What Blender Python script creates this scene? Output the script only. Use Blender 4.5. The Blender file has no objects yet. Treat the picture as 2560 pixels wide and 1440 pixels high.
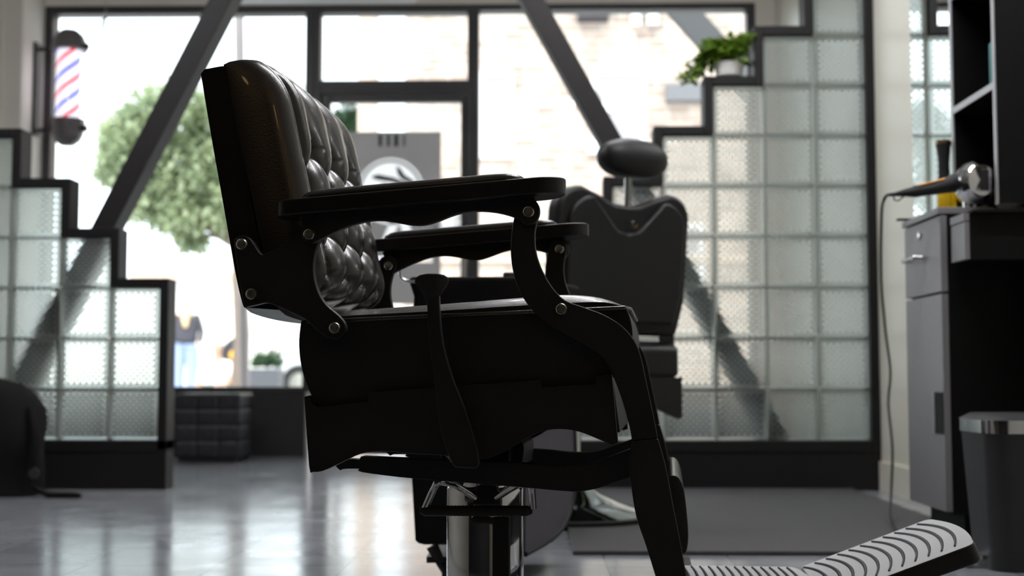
import bpy, bmesh, math, random
from mathutils import Vector, Matrix, Euler
random.seed(7)
S = bpy.context.scene
COL = S.collection
R = math.radians

# ------------------------------------------------------------------ camera
F = 3300.0                       # focal length in pixels of the 2560 px frame
CAMZ = 0.4436
PITCH = math.atan(220 / F)
YAW = math.atan(60 / F)
cd = bpy.data.cameras.new('camera')
cam = bpy.data.objects.new('camera', cd); COL.objects.link(cam)
cam.location = (0, 0, CAMZ)
cam.rotation_euler = (math.pi / 2 + PITCH, 0, YAW)
cd.sensor_width = 36; cd.lens = 36 * F / 2560
cd.clip_start = 0.05; cd.clip_end = 300
cd.dof.use_dof = True; cd.dof.focus_distance = 1.98; cd.dof.aperture_fstop = 4.0
S.camera = cam
RM = cam.rotation_euler.to_matrix()

# ------------------------------------------------------------------ world, sun, exposure
w = bpy.data.worlds.new('sky'); S.world = w; w.use_nodes = True
bg = w.node_tree.nodes['Background']
bg.inputs[0].default_value = (0.86, 0.93, 1.0, 1); bg.inputs[1].default_value = 3.4
sd = bpy.data.lights.new('sun', 'SUN'); sd.energy = 3.1; sd.angle = R(2); sd.color = (1, .95, .88)
sun = bpy.data.objects.new('sun', sd); COL.objects.link(sun)
sun.rotation_euler = (R(40), 0, R(-25))          # high, from behind the shop: falls on the far side of the street
vs = S.view_settings
vs.view_transform = 'Standard'; vs.look = 'None'; vs.exposure = 0.2; vs.gamma = 1.0; vs.use_curve_mapping = False
S.cycles.use_denoising = True
S.cycles.max_bounces = 10; S.cycles.transmission_bounces = 8; S.cycles.transparent_max_bounces = 12
S.cycles.sample_clamp_indirect = 6; S.cycles.blur_glossy = 0.6

# ------------------------------------------------------------------ projection helpers (pixel of the photograph -> point in the room)
def ray(px, py):
    return RM @ Vector(((px - 1280) / F, (720 - py) / F, -1))
def at(px, py, Y):
    r = ray(px, py); t = Y / r.y
    return Vector((r.x * t, Y, CAMZ + r.z * t))
def atX(px, py, X):
    r = ray(px, py); t = X / r.x
    return Vector((X, r.y * t, CAMZ + r.z * t))
def onfloor(px, py, z=0.0):
    r = ray(px, py); t = (z - CAMZ) / r.z
    return Vector((r.x * t, r.y * t, z))

# ------------------------------------------------------------------ materials
def mat(name, col, rough=.5, metal=0., spec=.5, noise=0., nscale=40., bump=0., bscale=200., trans=0., ior=1.45, emit=0., coat=0., sub=0.):
    m = bpy.data.materials.new(name); m.use_nodes = True
    nt = m.node_tree; p = nt.nodes['Principled BSDF']
    p.inputs['Base Color'].default_value = (*col, 1); p.inputs['Roughness'].default_value = rough
    p.inputs['Metallic'].default_value = metal; p.inputs['Specular IOR Level'].default_value = spec
    p.inputs['Transmission Weight'].default_value = trans; p.inputs['IOR'].default_value = ior
    p.inputs['Coat Weight'].default_value = coat
    if emit: p.inputs['Emission Color'].default_value = (*col, 1); p.inputs['Emission Strength'].default_value = emit
    tc = nt.nodes.new('ShaderNodeTexCoord')
    if noise:
        n = nt.nodes.new('ShaderNodeTexNoise'); n.inputs['Scale'].default_value = nscale; n.inputs['Detail'].default_value = 4
        nt.links.new(tc.outputs['Object'], n.inputs['Vector'])
        mx = nt.nodes.new('ShaderNodeMix'); mx.data_type = 'RGBA'
        mx.inputs[6].default_value = (*[c * (1 - noise) for c in col], 1); mx.inputs[7].default_value = (*[min(1, c * (1 + noise)) for c in col], 1)
        nt.links.new(n.outputs['Fac'], mx.inputs[0]); nt.links.new(mx.outputs[2], p.inputs['Base Color'])
    if bump:
        n = nt.nodes.new('ShaderNodeTexNoise'); n.inputs['Scale'].default_value = bscale; n.inputs['Detail'].default_value = 3
        nt.links.new(tc.outputs['Object'], n.inputs['Vector'])
        b = nt.nodes.new('ShaderNodeBump'); b.inputs['Strength'].default_value = bump; b.inputs['Distance'].default_value = .002
        nt.links.new(n.outputs['Fac'], b.inputs['Height']); nt.links.new(b.outputs[0], p.inputs['Normal'])
    return m

M = {}
M['powder'] = mat('black_powder_coat', (.012, .011, .011), .42, noise=.2, bump=.25, bscale=900)
M['board'] = mat('black_lacquered_arm', (.010, .009, .009), .3, bump=.15, bscale=700)
M['leather'] = mat('black_leather', (.024, .020, .018), .25, spec=.9, noise=.1, nscale=60, bump=.2, bscale=420, coat=.25)
M['leather_dull'] = mat('black_leather_dull', (.012, .011, .011), .42, noise=.2, bump=.3, bscale=420)
M['chrome'] = mat('chrome', (.75, .76, .78), .07, 1, noise=.05)
M['steel'] = mat('bolt_steel', (.55, .53, .48), .28, 1, noise=.1)
M['gold'] = mat('copper_trim', (.75, .38, .14), .3, 1, noise=.1)
M['white_plate'] = mat('white_powder_coat', (.62, .62, .63), .55, noise=.12, nscale=500, bump=.5, bscale=900)
M['rubber'] = mat('black_rubber', (.014, .014, .014), .6, noise=.2, bump=.2)
M['beam'] = mat('dark_painted_beam', (.015, .013, .013), .55, spec=.35, noise=.12, nscale=12)
M['frame'] = mat('dark_frame', (.010, .009, .009), .55, spec=.3, noise=.15, nscale=14)
M['winframe'] = mat('dark_bronze_aluminium', (.045, .042, .044), .4, noise=.1, nscale=20)  # lighter base colour stands in for haze against the bright window
M['darkwall'] = mat('dark_low_wall', (.02, .019, .021), .6, noise=.15, nscale=8)
M['ottoman'] = mat('charcoal_tufted_leather', (.022, .021, .024), .42, noise=.15, bump=.2)
M['cream'] = mat('cream_wall', (.80, .76, .69), .75, noise=.04, nscale=3, bump=.15, bscale=60)
M['creamtile'] = mat('cream_wall_tile', (.74, .71, .61), .35, noise=.03, nscale=3)
M['white'] = mat('white_ceiling', (.7, .68, .64), .8, noise=.03, nscale=5)
M['mirror'] = mat('mirror_silver', (.88, .9, .89), .01, 1)
M['greycab'] = mat('grey_laminate', (.27, .26, .27), .4, noise=.05, nscale=30)
M['blackcab'] = mat('black_laminate', (.006, .006, .006), .6, spec=.2, noise=.2, nscale=30)
M['alu'] = mat('pale_edge_strip', (.55, .54, .56), .4, .3, noise=.05)
M['mat'] = mat('grey_floor_mat', (.065, .063, .066), .62, noise=.2, nscale=60, bump=.3, bscale=300)
M['fabric'] = mat('black_fabric', (.011, .010, .010), .85, spec=.2, noise=.3, nscale=100, bump=.4, bscale=500)
M['purple'] = mat('mauve_grey_fabric', (.085, .075, .09), .75, noise=.1, nscale=80, bump=.3)
M['yellow'] = mat('yellow_liquid', (.95, .62, .02), .1, trans=.5, ior=1.33)
M['teal'] = mat('teal_plastic', (.05, .25, .25), .4)
M['plastic'] = mat('grey_plastic', (.035, .035, .037), .45, noise=.1, nscale=60)


M['ink'] = mat('dark_vinyl', (.03, .035, .04), .6)
M['inkgrey'] = mat('mid_grey_vinyl', (.25, .27, .28), .6)
M['white_paint'] = mat('white_paint', (.8, .8, .8), .5, noise=.03)
M['pot'] = mat('white_ceramic', (.75, .73, .70), .35, noise=.03)
M['soil'] = mat('potting_soil', (.05, .03, .02), .9, noise=.4, bump=.6)
M['skin'] = mat('skin', (.55, .34, .25), .55, noise=.05)
M['hair'] = mat('blond_hair', (.72, .52, .28), .5, noise=.2, nscale=60)
M['darkhair'] = mat('brown_hair', (.30, .17, .10), .5, noise=.2, nscale=60)
M['greyshirt'] = mat('grey_knit', (.07, .065, .08), .8, noise=.2, nscale=50)
M['jeans'] = mat('light_denim', (.33, .42, .62), .8, noise=.15, nscale=30)
M['whiteshirt'] = mat('white_cotton', (.85, .87, .83), .8, noise=.03)
M['bark'] = mat('bark', (.20, .15, .12), .85, noise=.3, nscale=12, bump=.8, bscale=30)
M['asphalt'] = mat('asphalt', (.34, .34, .35), .9, noise=.1, nscale=3)
M['pave'] = mat('pale_pavement', (.62, .60, .57), .85, noise=.08, nscale=2)
M['stucco'] = mat('white_stucco', (.85, .83, .78), .85, noise=.05, nscale=2)
M['tanband'] = mat('tan_cornice', (.62, .48, .38), .8, noise=.08, nscale=5)
M['polegrey'] = mat('grey_galvanised_pole', (.24, .21, .21), .5, .2, noise=.1, nscale=10)
M['dome'] = mat('aged_grey_metal', (.2, .18, .19), .38, .5, noise=.1)
M['amber'] = mat('amber_lens', (.95, .5, .05), .3, noise=.05)
M['carpaint'] = mat('white_car_paint', (.62, .62, .64), .25, coat=.5, noise=.02)
M['carglass'] = mat('dark_car_glass', (.03, .04, .05), .1)
M['planter'] = mat('grey_planter', (.16, .16, .17), .7, noise=.15, nscale=10)
M['ledglow'] = mat('lit_tube', (.97, .97, 1.0), .5, emit=60.0)
M['globe'] = mat('warm_lit_globe', (1.0, .62, .28), .4, emit=8.0)
M['curtain'] = mat('pale_blind', (.36, .34, .35), .8, noise=.06, nscale=10)
M['darkrail'] = mat('dark_metal_rail', (.04, .036, .045), .6)
M['stairgrey'] = mat('grey_painted_steel', (.06, .06, .062), .6, noise=.1)

def leafmat(name, c1, c2, tr):
    m = bpy.data.materials.new(name); m.use_nodes = True; nt = m.node_tree; nt.nodes.clear()
    o = nt.nodes.new('ShaderNodeOutputMaterial'); mx = nt.nodes.new('ShaderNodeMixShader')
    d = nt.nodes.new('ShaderNodeBsdfPrincipled'); t = nt.nodes.new('ShaderNodeBsdfTranslucent')
    d.inputs['Roughness'].default_value = .4
    tc = nt.nodes.new('ShaderNodeTexCoord'); n = nt.nodes.new('ShaderNodeTexNoise'); n.inputs['Scale'].default_value = 2.5; n.inputs['Detail'].default_value = 6
    r = nt.nodes.new('ShaderNodeValToRGB'); r.color_ramp.elements[0].position = .35; r.color_ramp.elements[1].position = .65
    r.color_ramp.elements[0].color = (*c1, 1); r.color_ramp.elements[1].color = (*c2, 1)
    L = nt.links.new
    L(tc.outputs['Object'], n.inputs['Vector']); L(n.outputs['Fac'], r.inputs[0])
    L(r.outputs[0], d.inputs['Base Color']); L(r.outputs[0], t.inputs['Color'])
    mx.inputs[0].default_value = tr
    L(d.outputs[0], mx.inputs[1]); L(t.outputs[0], mx.inputs[2]); L(mx.outputs[0], o.inputs[0])
    return m
M['treeleaf'] = leafmat('tree_leaf', (.27, .34, .20), (.60, .66, .44), .45)
M['darkleaf'] = leafmat('dark_leaf', (.03, .07, .035), (.09, .17, .07), .3)
M['plantleaf'] = leafmat('potted_leaf', (.07, .15, .02), (.30, .45, .05), .45)

M['paper'] = leafmat('grey_vinyl', (.46, .45, .45), (.5, .48, .48), .7)
M['emblem'] = leafmat('white_translucent_vinyl', (.93, .92, .93), (.95, .94, .95), .9)
def glassmat():
    m = bpy.data.materials.new('window_glass'); m.use_nodes = True; nt = m.node_tree; nt.nodes.clear()
    o = nt.nodes.new('ShaderNodeOutputMaterial'); mx = nt.nodes.new('ShaderNodeMixShader')
    t = nt.nodes.new('ShaderNodeBsdfTransparent'); t.inputs[0].default_value = (.95, .97, .96, 1)
    g = nt.nodes.new('ShaderNodeBsdfGlossy'); g.inputs['Roughness'].default_value = .02
    f = nt.nodes.new('ShaderNodeFresnel'); f.inputs[0].default_value = 1.25
    nt.links.new(f.outputs[0], mx.inputs[0]); nt.links.new(t.outputs[0], mx.inputs[1]); nt.links.new(g.outputs[0], mx.inputs[2]); nt.links.new(mx.outputs[0], o.inputs[0])
    return m
M['glass'] = glassmat()

def blockmat():
    """pressed glass block: a staggered lattice of small lenses on a thick pane"""
    m = bpy.data.materials.new('pressed_glass_block'); m.use_nodes = True; nt = m.node_tree; nt.nodes.clear(); L = nt.links.new
    o = nt.nodes.new('ShaderNodeOutputMaterial')
    tc = nt.nodes.new('ShaderNodeTexCoord'); sp = nt.nodes.new('ShaderNodeSeparateXYZ'); L(tc.outputs['Object'], sp.inputs[0])
    def cosn(ch, a):
        k = nt.nodes.new('ShaderNodeMath'); k.operation = 'MULTIPLY'; k.inputs[1].default_value = math.pi / a; L(sp.outputs[ch], k.inputs[0])
        c = nt.nodes.new('ShaderNodeMath'); c.operation = 'COSINE'; L(k.outputs[0], c.inputs[0]); return c
    cx, cz = cosn('X', .0122), cosn('Z', .0122)
    pr = nt.nodes.new('ShaderNodeMath'); pr.operation = 'MULTIPLY'; L(cx.outputs[0], pr.inputs[0]); L(cz.outputs[0], pr.inputs[1])
    b = nt.nodes.new('ShaderNodeBump'); b.inputs['Strength'].default_value = 1; b.inputs['Distance'].default_value = .0022; L(pr.outputs[0], b.inputs['Height'])
    def math_(op, x, y=None, clamp=False):
        q = nt.nodes.new('ShaderNodeMath'); q.operation = op; q.use_clamp = clamp
        for i, v_ in enumerate((x, y)):
            if v_ is None: continue
            if isinstance(v_, (int, float)): q.inputs[i].default_value = v_
            else: L(v_, q.inputs[i])
        return q.outputs[0]
    # clear lens in the middle of every dimple, satin ground between them and along the block's rim; the ground's darker tint paints in the dots of focused light
    ab = math_('ABSOLUTE', pr.outputs[0])
    lens = nt.nodes.new('ShaderNodeMapRange'); lens.interpolation_type = 'SMOOTHSTEP'; lens.inputs['From Min'].default_value = .12; lens.inputs['From Max'].default_value = .42
    L(pr.outputs[0], lens.inputs['Value'])
    ex = math_('ABSOLUTE', sp.outputs['X']); ez = math_('ABSOLUTE', sp.outputs['Z']); em = math_('MAXIMUM', ex, ez)
    rim = nt.nodes.new('ShaderNodeMapRange'); rim.inputs['From Min'].default_value = .078; rim.inputs['From Max'].default_value = .084; rim.inputs['To Min'].default_value = 1; rim.inputs['To Max'].default_value = 0
    L(em, rim.inputs['Value'])
    mask = math_('MULTIPLY', lens.outputs[0], rim.outputs[0])
    r = nt.nodes.new('ShaderNodeBsdfRefraction'); r.inputs['IOR'].default_value = 1.25; r.inputs['Roughness'].default_value = .38; r.inputs['Color'].default_value = (.54, .58, .58, 1)
    L(b.outputs[0], r.inputs['Normal'])
    g = nt.nodes.new('ShaderNodeBsdfGlossy'); g.inputs['Roughness'].default_value = .08; L(b.outputs[0], g.inputs['Normal'])
    tl = nt.nodes.new('ShaderNodeBsdfTranslucent'); tl.inputs[0].default_value = (.66, .70, .68, 1)
    t = nt.nodes.new('ShaderNodeBsdfTransparent'); t.inputs[0].default_value = (.98, .99, 1, 1)
    ms = nt.nodes.new('ShaderNodeMixShader'); ms.inputs[0].default_value = .55; L(tl.outputs[0], ms.inputs[1]); L(r.outputs[0], ms.inputs[2])
    rl = nt.nodes.new('ShaderNodeBsdfRefraction'); rl.inputs['IOR'].default_value = 1.45; rl.inputs['Roughness'].default_value = .5; rl.inputs['Color'].default_value = (1, 1, 1, 1)
    ml = nt.nodes.new('ShaderNodeMixShader'); ml.inputs[0].default_value = .85; L(rl.outputs[0], ml.inputs[1]); L(t.outputs[0], ml.inputs[2])
    m1 = nt.nodes.new('ShaderNodeMixShader'); L(mask, m1.inputs[0]); L(ms.outputs[0], m1.inputs[1]); L(ml.outputs[0], m1.inputs[2])
    m3 = nt.nodes.new('ShaderNodeMixShader'); m3.inputs[0].default_value = .04; L(m1.outputs[0], m3.inputs[1]); L(g.outputs[0], m3.inputs[2])
    # the street-side face is plain clear glass
    t2 = nt.nodes.new('ShaderNodeBsdfTransparent'); t2.inputs[0].default_value = (.96, .98, .97, 1)
    near = math_('LESS_THAN', sp.outputs['Y'], -.02)
    m4 = nt.nodes.new('ShaderNodeMixShader'); L(near, m4.inputs[0]); L(t2.outputs[0], m4.inputs[1]); L(m3.outputs[0], m4.inputs[2])
    L(m4.outputs[0], o.inputs[0]); return m
M['block'] = blockmat()
M['mortar'] = mat('grey_green_grout', (.42, .43, .38), .8, noise=.06, nscale=20)

def floormat():
    m = mat('polished_floor_tiles', (.3, .3, .3), .12); nt = m.node_tree; p = nt.nodes['Principled BSDF']; L = nt.links.new
    tc = nt.nodes.new('ShaderNodeTexCoord'); mp = nt.nodes.new('ShaderNodeMapping'); mp.inputs['Location'].default_value = (.75, -3.42, 0)
    L(tc.outputs['Object'], mp.inputs[0])
    b = nt.nodes.new('ShaderNodeTexBrick'); b.offset = 0; b.squash = 1
    b.inputs['Scale'].default_value = 1; b.inputs['Brick Width'].default_value = .305; b.inputs['Row Height'].default_value = .305
    b.inputs['Mortar Size'].default_value = .0016; b.inputs['Mortar Smooth'].default_value = .3; b.inputs['Bias'].default_value = 0
    b.inputs['Color1'].default_value = (.31, .32, .345, 1); b.inputs['Color2'].default_value = (.38, .39, .42, 1); b.inputs['Mortar'].default_value = (.20, .195, .19, 1)
    L(mp.outputs[0], b.inputs['Vector'])
    n = nt.nodes.new('ShaderNodeTexNoise'); n.inputs['Scale'].default_value = 7; n.inputs['Detail'].default_value = 8; L(tc.outputs['Object'], n.inputs['Vector'])
    mx = nt.nodes.new('ShaderNodeMix'); mx.data_type = 'RGBA'; mx.blend_type = 'MULTIPLY'; mx.inputs[0].default_value = .35
    L(b.outputs['Color'], mx.inputs[6]); L(n.outputs['Fac'], mx.inputs[7]); L(mx.outputs[2], p.inputs['Base Color'])
    mr = nt.nodes.new('ShaderNodeMapRange'); mr.inputs['To Min'].default_value = .10; mr.inputs['To Max'].default_value = .24; L(n.outputs['Fac'], mr.inputs['Value'])
    L(mr.outputs[0], p.inputs['Roughness'])
    # each tile lies a little differently
    n2 = nt.nodes.new('ShaderNodeTexNoise'); n2.inputs['Scale'].default_value = 2.2; n2.inputs['Detail'].default_value = 1; L(tc.outputs['Object'], n2.inputs['Vector'])
    bp = nt.nodes.new('ShaderNodeBump'); bp.inputs['Strength'].default_value = .12; bp.inputs['Distance'].default_value = .02; L(n2.outputs['Fac'], bp.inputs['Height'])
    b2 = nt.nodes.new('ShaderNodeBump'); b2.inputs['Strength'].default_value = .3; b2.inputs['Distance'].default_value = .002; b2.invert = True
    L(b.outputs['Fac'], b2.inputs['Height']); L(bp.outputs[0], b2.inputs['Normal']); L(b2.outputs[0], p.inputs['Normal'])
    p.inputs['Specular IOR Level'].default_value = .7
    return m
M['floor'] = floormat()

def brickmat():
    m = mat('pale_brick', (.6, .45, .4), .85); nt = m.node_tree; p = nt.nodes['Principled BSDF']; L = nt.links.new
    tc = nt.nodes.new('ShaderNodeTexCoord'); mp = nt.nodes.new('ShaderNodeMapping'); mp.inputs['Rotation'].default_value = (math.pi / 2, 0, 0); L(tc.outputs['Object'], mp.inputs[0])
    b = nt.nodes.new('ShaderNodeTexBrick'); b.inputs['Scale'].default_value = 1; b.inputs['Brick Width'].default_value = .42; b.inputs['Row Height'].default_value = .16
    b.inputs['Mortar Size'].default_value = .018
    b.inputs['Color1'].default_value = (.56, .42, .34, 1); b.inputs['Color2'].default_value = (.36, .27, .225, 1); b.inputs['Mortar'].default_value = (.52, .47, .43, 1)
    L(mp.outputs[0], b.inputs['Vector'])
    n = nt.nodes.new('ShaderNodeTexNoise'); n.inputs['Scale'].default_value = 1.6; n.inputs['Detail'].default_value = 5; L(tc.outputs['Object'], n.inputs['Vector'])
    mx = nt.nodes.new('ShaderNodeMix'); mx.data_type = 'RGBA'; mx.blend_type = 'OVERLAY'; mx.inputs[0].default_value = .7
    L(b.outputs['Color'], mx.inputs[6]); L(n.outputs['Fac'], mx.inputs[7]); L(mx.outputs[2], p.inputs['Base Color']); return m
M['brick'] = brickmat()

def polemat():
    """barber pole glass: white with red and blue diagonal stripes, lit from inside"""
    m = bpy.data.materials.new('striped_lit_glass'); m.use_nodes = True; nt = m.node_tree; p = nt.nodes['Principled BSDF']; L = nt.links.new
    tc = nt.nodes.new('ShaderNodeTexCoord'); sp = nt.nodes.new('ShaderNodeSeparateXYZ'); L(tc.outputs['Object'], sp.inputs[0])
    an = nt.nodes.new('ShaderNodeMath'); an.operation = 'ARCTAN2'; L(sp.outputs['Y'], an.inputs[0]); L(sp.outputs['X'], an.inputs[1])
    a2 = nt.nodes.new('ShaderNodeMath'); a2.operation = 'MULTIPLY'; a2.inputs[1].default_value = -1 / math.pi; L(an.outputs[0], a2.inputs[0])
    zz = nt.nodes.new('ShaderNodeMath'); zz.operation = 'MULTIPLY_ADD'; zz.inputs[1].default_value = 1 / .17; L(sp.outputs['Z'], zz.inputs[0]); L(a2.outputs[0], zz.inputs[2])
    fr = nt.nodes.new('ShaderNodeMath'); fr.operation = 'FRACT'; L(zz.outputs[0], fr.inputs[0])
    r = nt.nodes.new('ShaderNodeValToRGB'); r.color_ramp.interpolation = 'CONSTANT'; e = r.color_ramp.elements
    W = (.93, .88, 1, 1)
    e[0].position = 0; e[0].color = W; e[1].position = .30; e[1].color = (.85, .03, .05, 1)
    for pos, c in ((.43, W), (.80, (.04, .10, .75, 1)), (.93, W)):
        q = e.new(pos); q.color = c
    L(fr.outputs[0], r.inputs[0]); L(r.outputs[0], p.inputs['Base Color']); L(r.outputs[0], p.inputs['Emission Color'])
    p.inputs['Emission Strength'].default_value = .85; p.inputs['Roughness'].default_value = .15
    return m
M['stripes'] = polemat()

# ------------------------------------------------------------------ object helpers
def link(o, parent=None):
    COL.objects.link(o)
    if parent is not None: o.parent = parent
    return o
def tag(o, label=None, cat=None, group=None, kind=None):
    if label: o['label'] = label
    if cat: o['category'] = cat
    if group: o['group'] = group
    if kind: o['kind'] = kind
    return o
def empty(name, loc, rz=0, **k):
    o = bpy.data.objects.new(name, None); o.location = loc; o.rotation_euler = (0, 0, rz); o.empty_display_size = .1
    link(o); return tag(o, **k)
def mesh(name, verts, faces, m, parent=None, smooth=0, bevel=0, seg=2, sub=0, loc=None):
    me = bpy.data.meshes.new(name); me.from_pydata([tuple(v) for v in verts], [], faces)
    bm = bmesh.new(); bm.from_mesh(me); bmesh.ops.recalc_face_normals(bm, faces=bm.faces); bm.to_mesh(me); bm.free()
    mats = m if isinstance(m, (list, tuple)) else [m]
    for q in mats: me.materials.append(q)
    if smooth:
        for p in me.polygons: p.use_smooth = True
        if smooth < 179: me.set_sharp_from_angle(angle=R(smooth))
    o = bpy.data.objects.new(name, me); link(o, parent)
    if loc is not None: o.location = loc
    if bevel:
        b = o.modifiers.new('bevel', 'BEVEL'); b.width = bevel; b.segments = seg; b.limit_method = 'ANGLE'; b.angle_limit = R(40)
        for p in me.polygons: p.use_smooth = True
        me.set_sharp_from_angle(angle=R(50)); b.harden_normals = True
    if sub:
        s = o.modifiers.new('sub', 'SUBSURF'); s.levels = s.render_levels = sub
    return o
class MB:
    def __init__(s): s.v = []; s.f = []
    def add(s, v, f):
        k = len(s.v); s.v += [Vector(p) for p in v]; s.f += [tuple(i + k for i in q) for q in f]
    def box(s, a, b):
        (x0, y0, z0), (x1, y1, z1) = a, b
        s.add([(x0, y0, z0), (x1, y0, z0), (x1, y1, z0), (x0, y1, z0), (x0, y0, z1), (x1, y0, z1), (x1, y1, z1), (x0, y1, z1)],
              [(0, 3, 2, 1), (4, 5, 6, 7), (0, 1, 5, 4), (1, 2, 6, 5), (2, 3, 7, 6), (3, 0, 4, 7)]); return s
    def tube(s, pts, r, n=12, close=False):
        pts = [Vector(p) for p in pts]; rr = r if isinstance(r, (list, tuple)) else [r] * len(pts)
        up = Vector((0, 0, 1)); rings = []; N = len(pts); k0 = len(s.v)
        prev = None
        for i, p in enumerate(pts):
            a = pts[(i - 1) % N] if (close or i > 0) else p; b = pts[(i + 1) % N] if (close or i < N - 1) else p
            t = (b - a).normalized()
            if prev is None:
                q = up if abs(t.z) < .9 else Vector((1, 0, 0)); u = t.cross(q).normalized()
            else:
                u = (prev - t * prev.dot(t)).normalized()
            prev = u; v = t.cross(u)
            for j in range(n):
                an = 2 * math.pi * j / n; s.v.append(p + (u * math.cos(an) + v * math.sin(an)) * rr[i])
        for i in range(N if close else N - 1):
            for j in range(n):
                a = k0 + i * n + j; b = k0 + i * n + (j + 1) % n; c = k0 + ((i + 1) % N) * n + (j + 1) % n; d = k0 + ((i + 1) % N) * n + j
                s.f.append((a, b, c, d))
        if not close:
            s.f.append(tuple(k0 + j for j in range(n))[::-1]); s.f.append(tuple(k0 + (N - 1) * n + j for j in range(n)))
        return s
    def lathe(s, prof, c=(0, 0, 0), n=32, axis='Z', sx=1, sy=1):
        c = Vector(c); k0 = len(s.v)
        for (r, z) in prof:
            for j in range(n):
                a = 2 * math.pi * j / n; p = Vector((max(r, 1e-5) * math.cos(a) * sx, max(r, 1e-5) * math.sin(a) * sy, z))
                if axis == 'Y': p = Vector((p.x, p.z, -p.y))
                if axis == 'X': p = Vector((p.z, p.y, -p.x))
                s.v.append(c + p)
        for i in range(len(prof) - 1):
            for j in range(n):
                s.f.append((k0 + i * n + j, k0 + i * n + (j + 1) % n, k0 + (i + 1) * n + (j + 1) % n, k0 + (i + 1) * n + j))
        s.f.append(tuple(k0 + j for j in range(n))[::-1]); s.f.append(tuple(k0 + (len(prof) - 1) * n + j for j in range(n)))
        return s
    def prism(s, pts, y0, y1):
        """outline in x,z extruded along y"""
        n = len(pts); s.add([(x, y0, z) for x, z in pts] + [(x, y1, z) for x, z in pts],
              [tuple(range(n)), tuple(range(2 * n - 1, n - 1, -1))] + [(i, (i + 1) % n, n + (i + 1) % n, n + i) for i in range(n)]); return s
    def build(s, name, m, parent=None, **k):
        return mesh(name, s.v, s.f, m, parent, **k)
def smoothpoly(pts, k=3, closed=True, keep=50):
    """Catmull-Rom through the points; corners sharper than `keep` degrees stay corners"""
    n = len(pts); out = []
    def corner(i):
        a, b, c = Vector(pts[(i - 1) % n]), Vector(pts[i]), Vector(pts[(i + 1) % n])
        u, v = (b - a), (c - b)
        if u.length < 1e-6 or v.length < 1e-6: return True
        return math.degrees(u.angle(v)) > keep
    cor = [corner(i) for i in range(n)]
    for i in range(n if closed else n - 1):
        p1, p2 = Vector(pts[i]), Vector(pts[(i + 1) % n])
        p0 = p1 if cor[i] else Vector(pts[(i - 1) % n]); p3 = p2 if cor[(i + 1) % n] else Vector(pts[(i + 2) % n])
        if not closed and i == 0: p0 = p1
        if not closed and i == n - 2: p3 = p2
        if cor[i] and cor[(i + 1) % n]: out.append(tuple(p1)); continue
        for j in range(k):
            t = j / k
            out.append(tuple(.5 * ((2 * p1) + (p2 - p0) * t + (2 * p0 - 5 * p1 + 4 * p2 - p3) * t * t + (3 * p1 - p0 - 3 * p2 + p3) * t ** 3)))
    if not closed: out.append(tuple(pts[-1]))
    return out
def box(name, a, b, m, parent=None, bevel=0, **k):
    a, b = Vector(a), Vector(b); lo = Vector(map(min, a, b)); hi = Vector(map(max, a, b))
    return MB().box(lo, hi).build(name, m, parent, bevel=bevel, **k)
def struct(o): o['kind'] = 'structure'; return o

# ================================================================== THE ROOM
YW = 7.3                                            # plane of the shop window
YP = 5.17                                           # plane of the glass-block partitions
ZC = 2.95
XR = at(2200, 900, YP).x                            # right wall
XL = at(110, 300, YW).x
struct(box('floor', (-6, -3.2, -.06), (XR + .1, YW + .12, 0), M['floor']))
struct(box('ceiling', (-6, -3.2, ZC), (XR + .3, YW + .3, ZC + .1), M['white']))
wr = struct(box('wall_right', (XR, -3.2, 0), (XR + .15, YW + .2, ZC), M['creamtile']))
struct(box('wall_back', (-6, -3.3, 0), (XR + .1, -3.2, ZC), M['darkwall']))
struct(box('wall_left', (XL - .1, 6.96, 0), (XL, YW + .1, ZC), M['cream']))
struct(box('wall_left', (-6, 6.94, 0), (XL - .10, 7.06, ZC), M['cream'])).name = 'wall_left_return'
bpy.data.objects['wall_left_return'].name = 'wall_front_left'
struct(box('wall_left', (-6.1, -3.2, 0), (-6, 7.0, ZC), M['cream'])).name = 'wall_far_left'
zt = at(900, 14, YW).z                               # top of the window opening
zs = at(600, 980, YW).z                              # sill
def wx(px, py=300, Y=YW): return at(px, py, Y).x
def wz(py, px=900, Y=YW): return at(px, py, Y).z
struct(box('wall_header', (XL - .1, YW - .02, zt), (XR + .1, YW + .2, ZC), M['cream'])).name = 'wall_front_header'
struct(box('wall_front', (wx(1890), YW - .02, 0), (XR + .1, YW + .2, zt), M['cream'])).name = 'wall_front_right'
struct(box('wall_low', (XL - .1, YW - .03, 0), (wx(772), YW + .12, zs), M['darkwall'])).name = 'wall_under_window_left'
struct(box('wall_low', (wx(1195), YW - .03, 0), (wx(1890), YW + .12, zs), M['darkwall'])).name = 'wall_under_window_right'

def glazing(name, x0, x1, z0, z1, fl, fr, fb, ft, d=.10):
    """frame of four members round one pane; the members are as wide as given"""
    f = MB(); a, b = YW - .02, YW - .02 + d
    f.box((x0, a, z0), (x0 + fl, b, z1)); f.box((x1 - fr, a, z0), (x1, b, z1))
    f.box((x0 + fl, a, z0), (x1 - fr, b, z0 + fb)); f.box((x0 + fl, a, z1 - ft), (x1 - fr, b, z1))
    root = empty(name, ((x0 + x1) / 2, YW, z0), kind='structure')
    def loc(o): o.location = -root.location; return o
    loc(f.build('window_frame', M['winframe'], root, bevel=.004))
    loc(box('window_pane', (x0 + fl, YW + .03, z0 + fb), (x1 - fr, YW + .036, z1 - ft), M['glass'], root))
    return root
glazing('window_1', XL, wx(785), zs, zt, wx(130) - wx(110), .05, .03, .045)
glazing('window_2', wx(785), wx(1182), wz(222), zt, .035, .03, .045, .045)
glazing('window_3', wx(1182), wx(1890), zs, zt, .035, wx(1890) - wx(1868), .03, .035)
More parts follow.
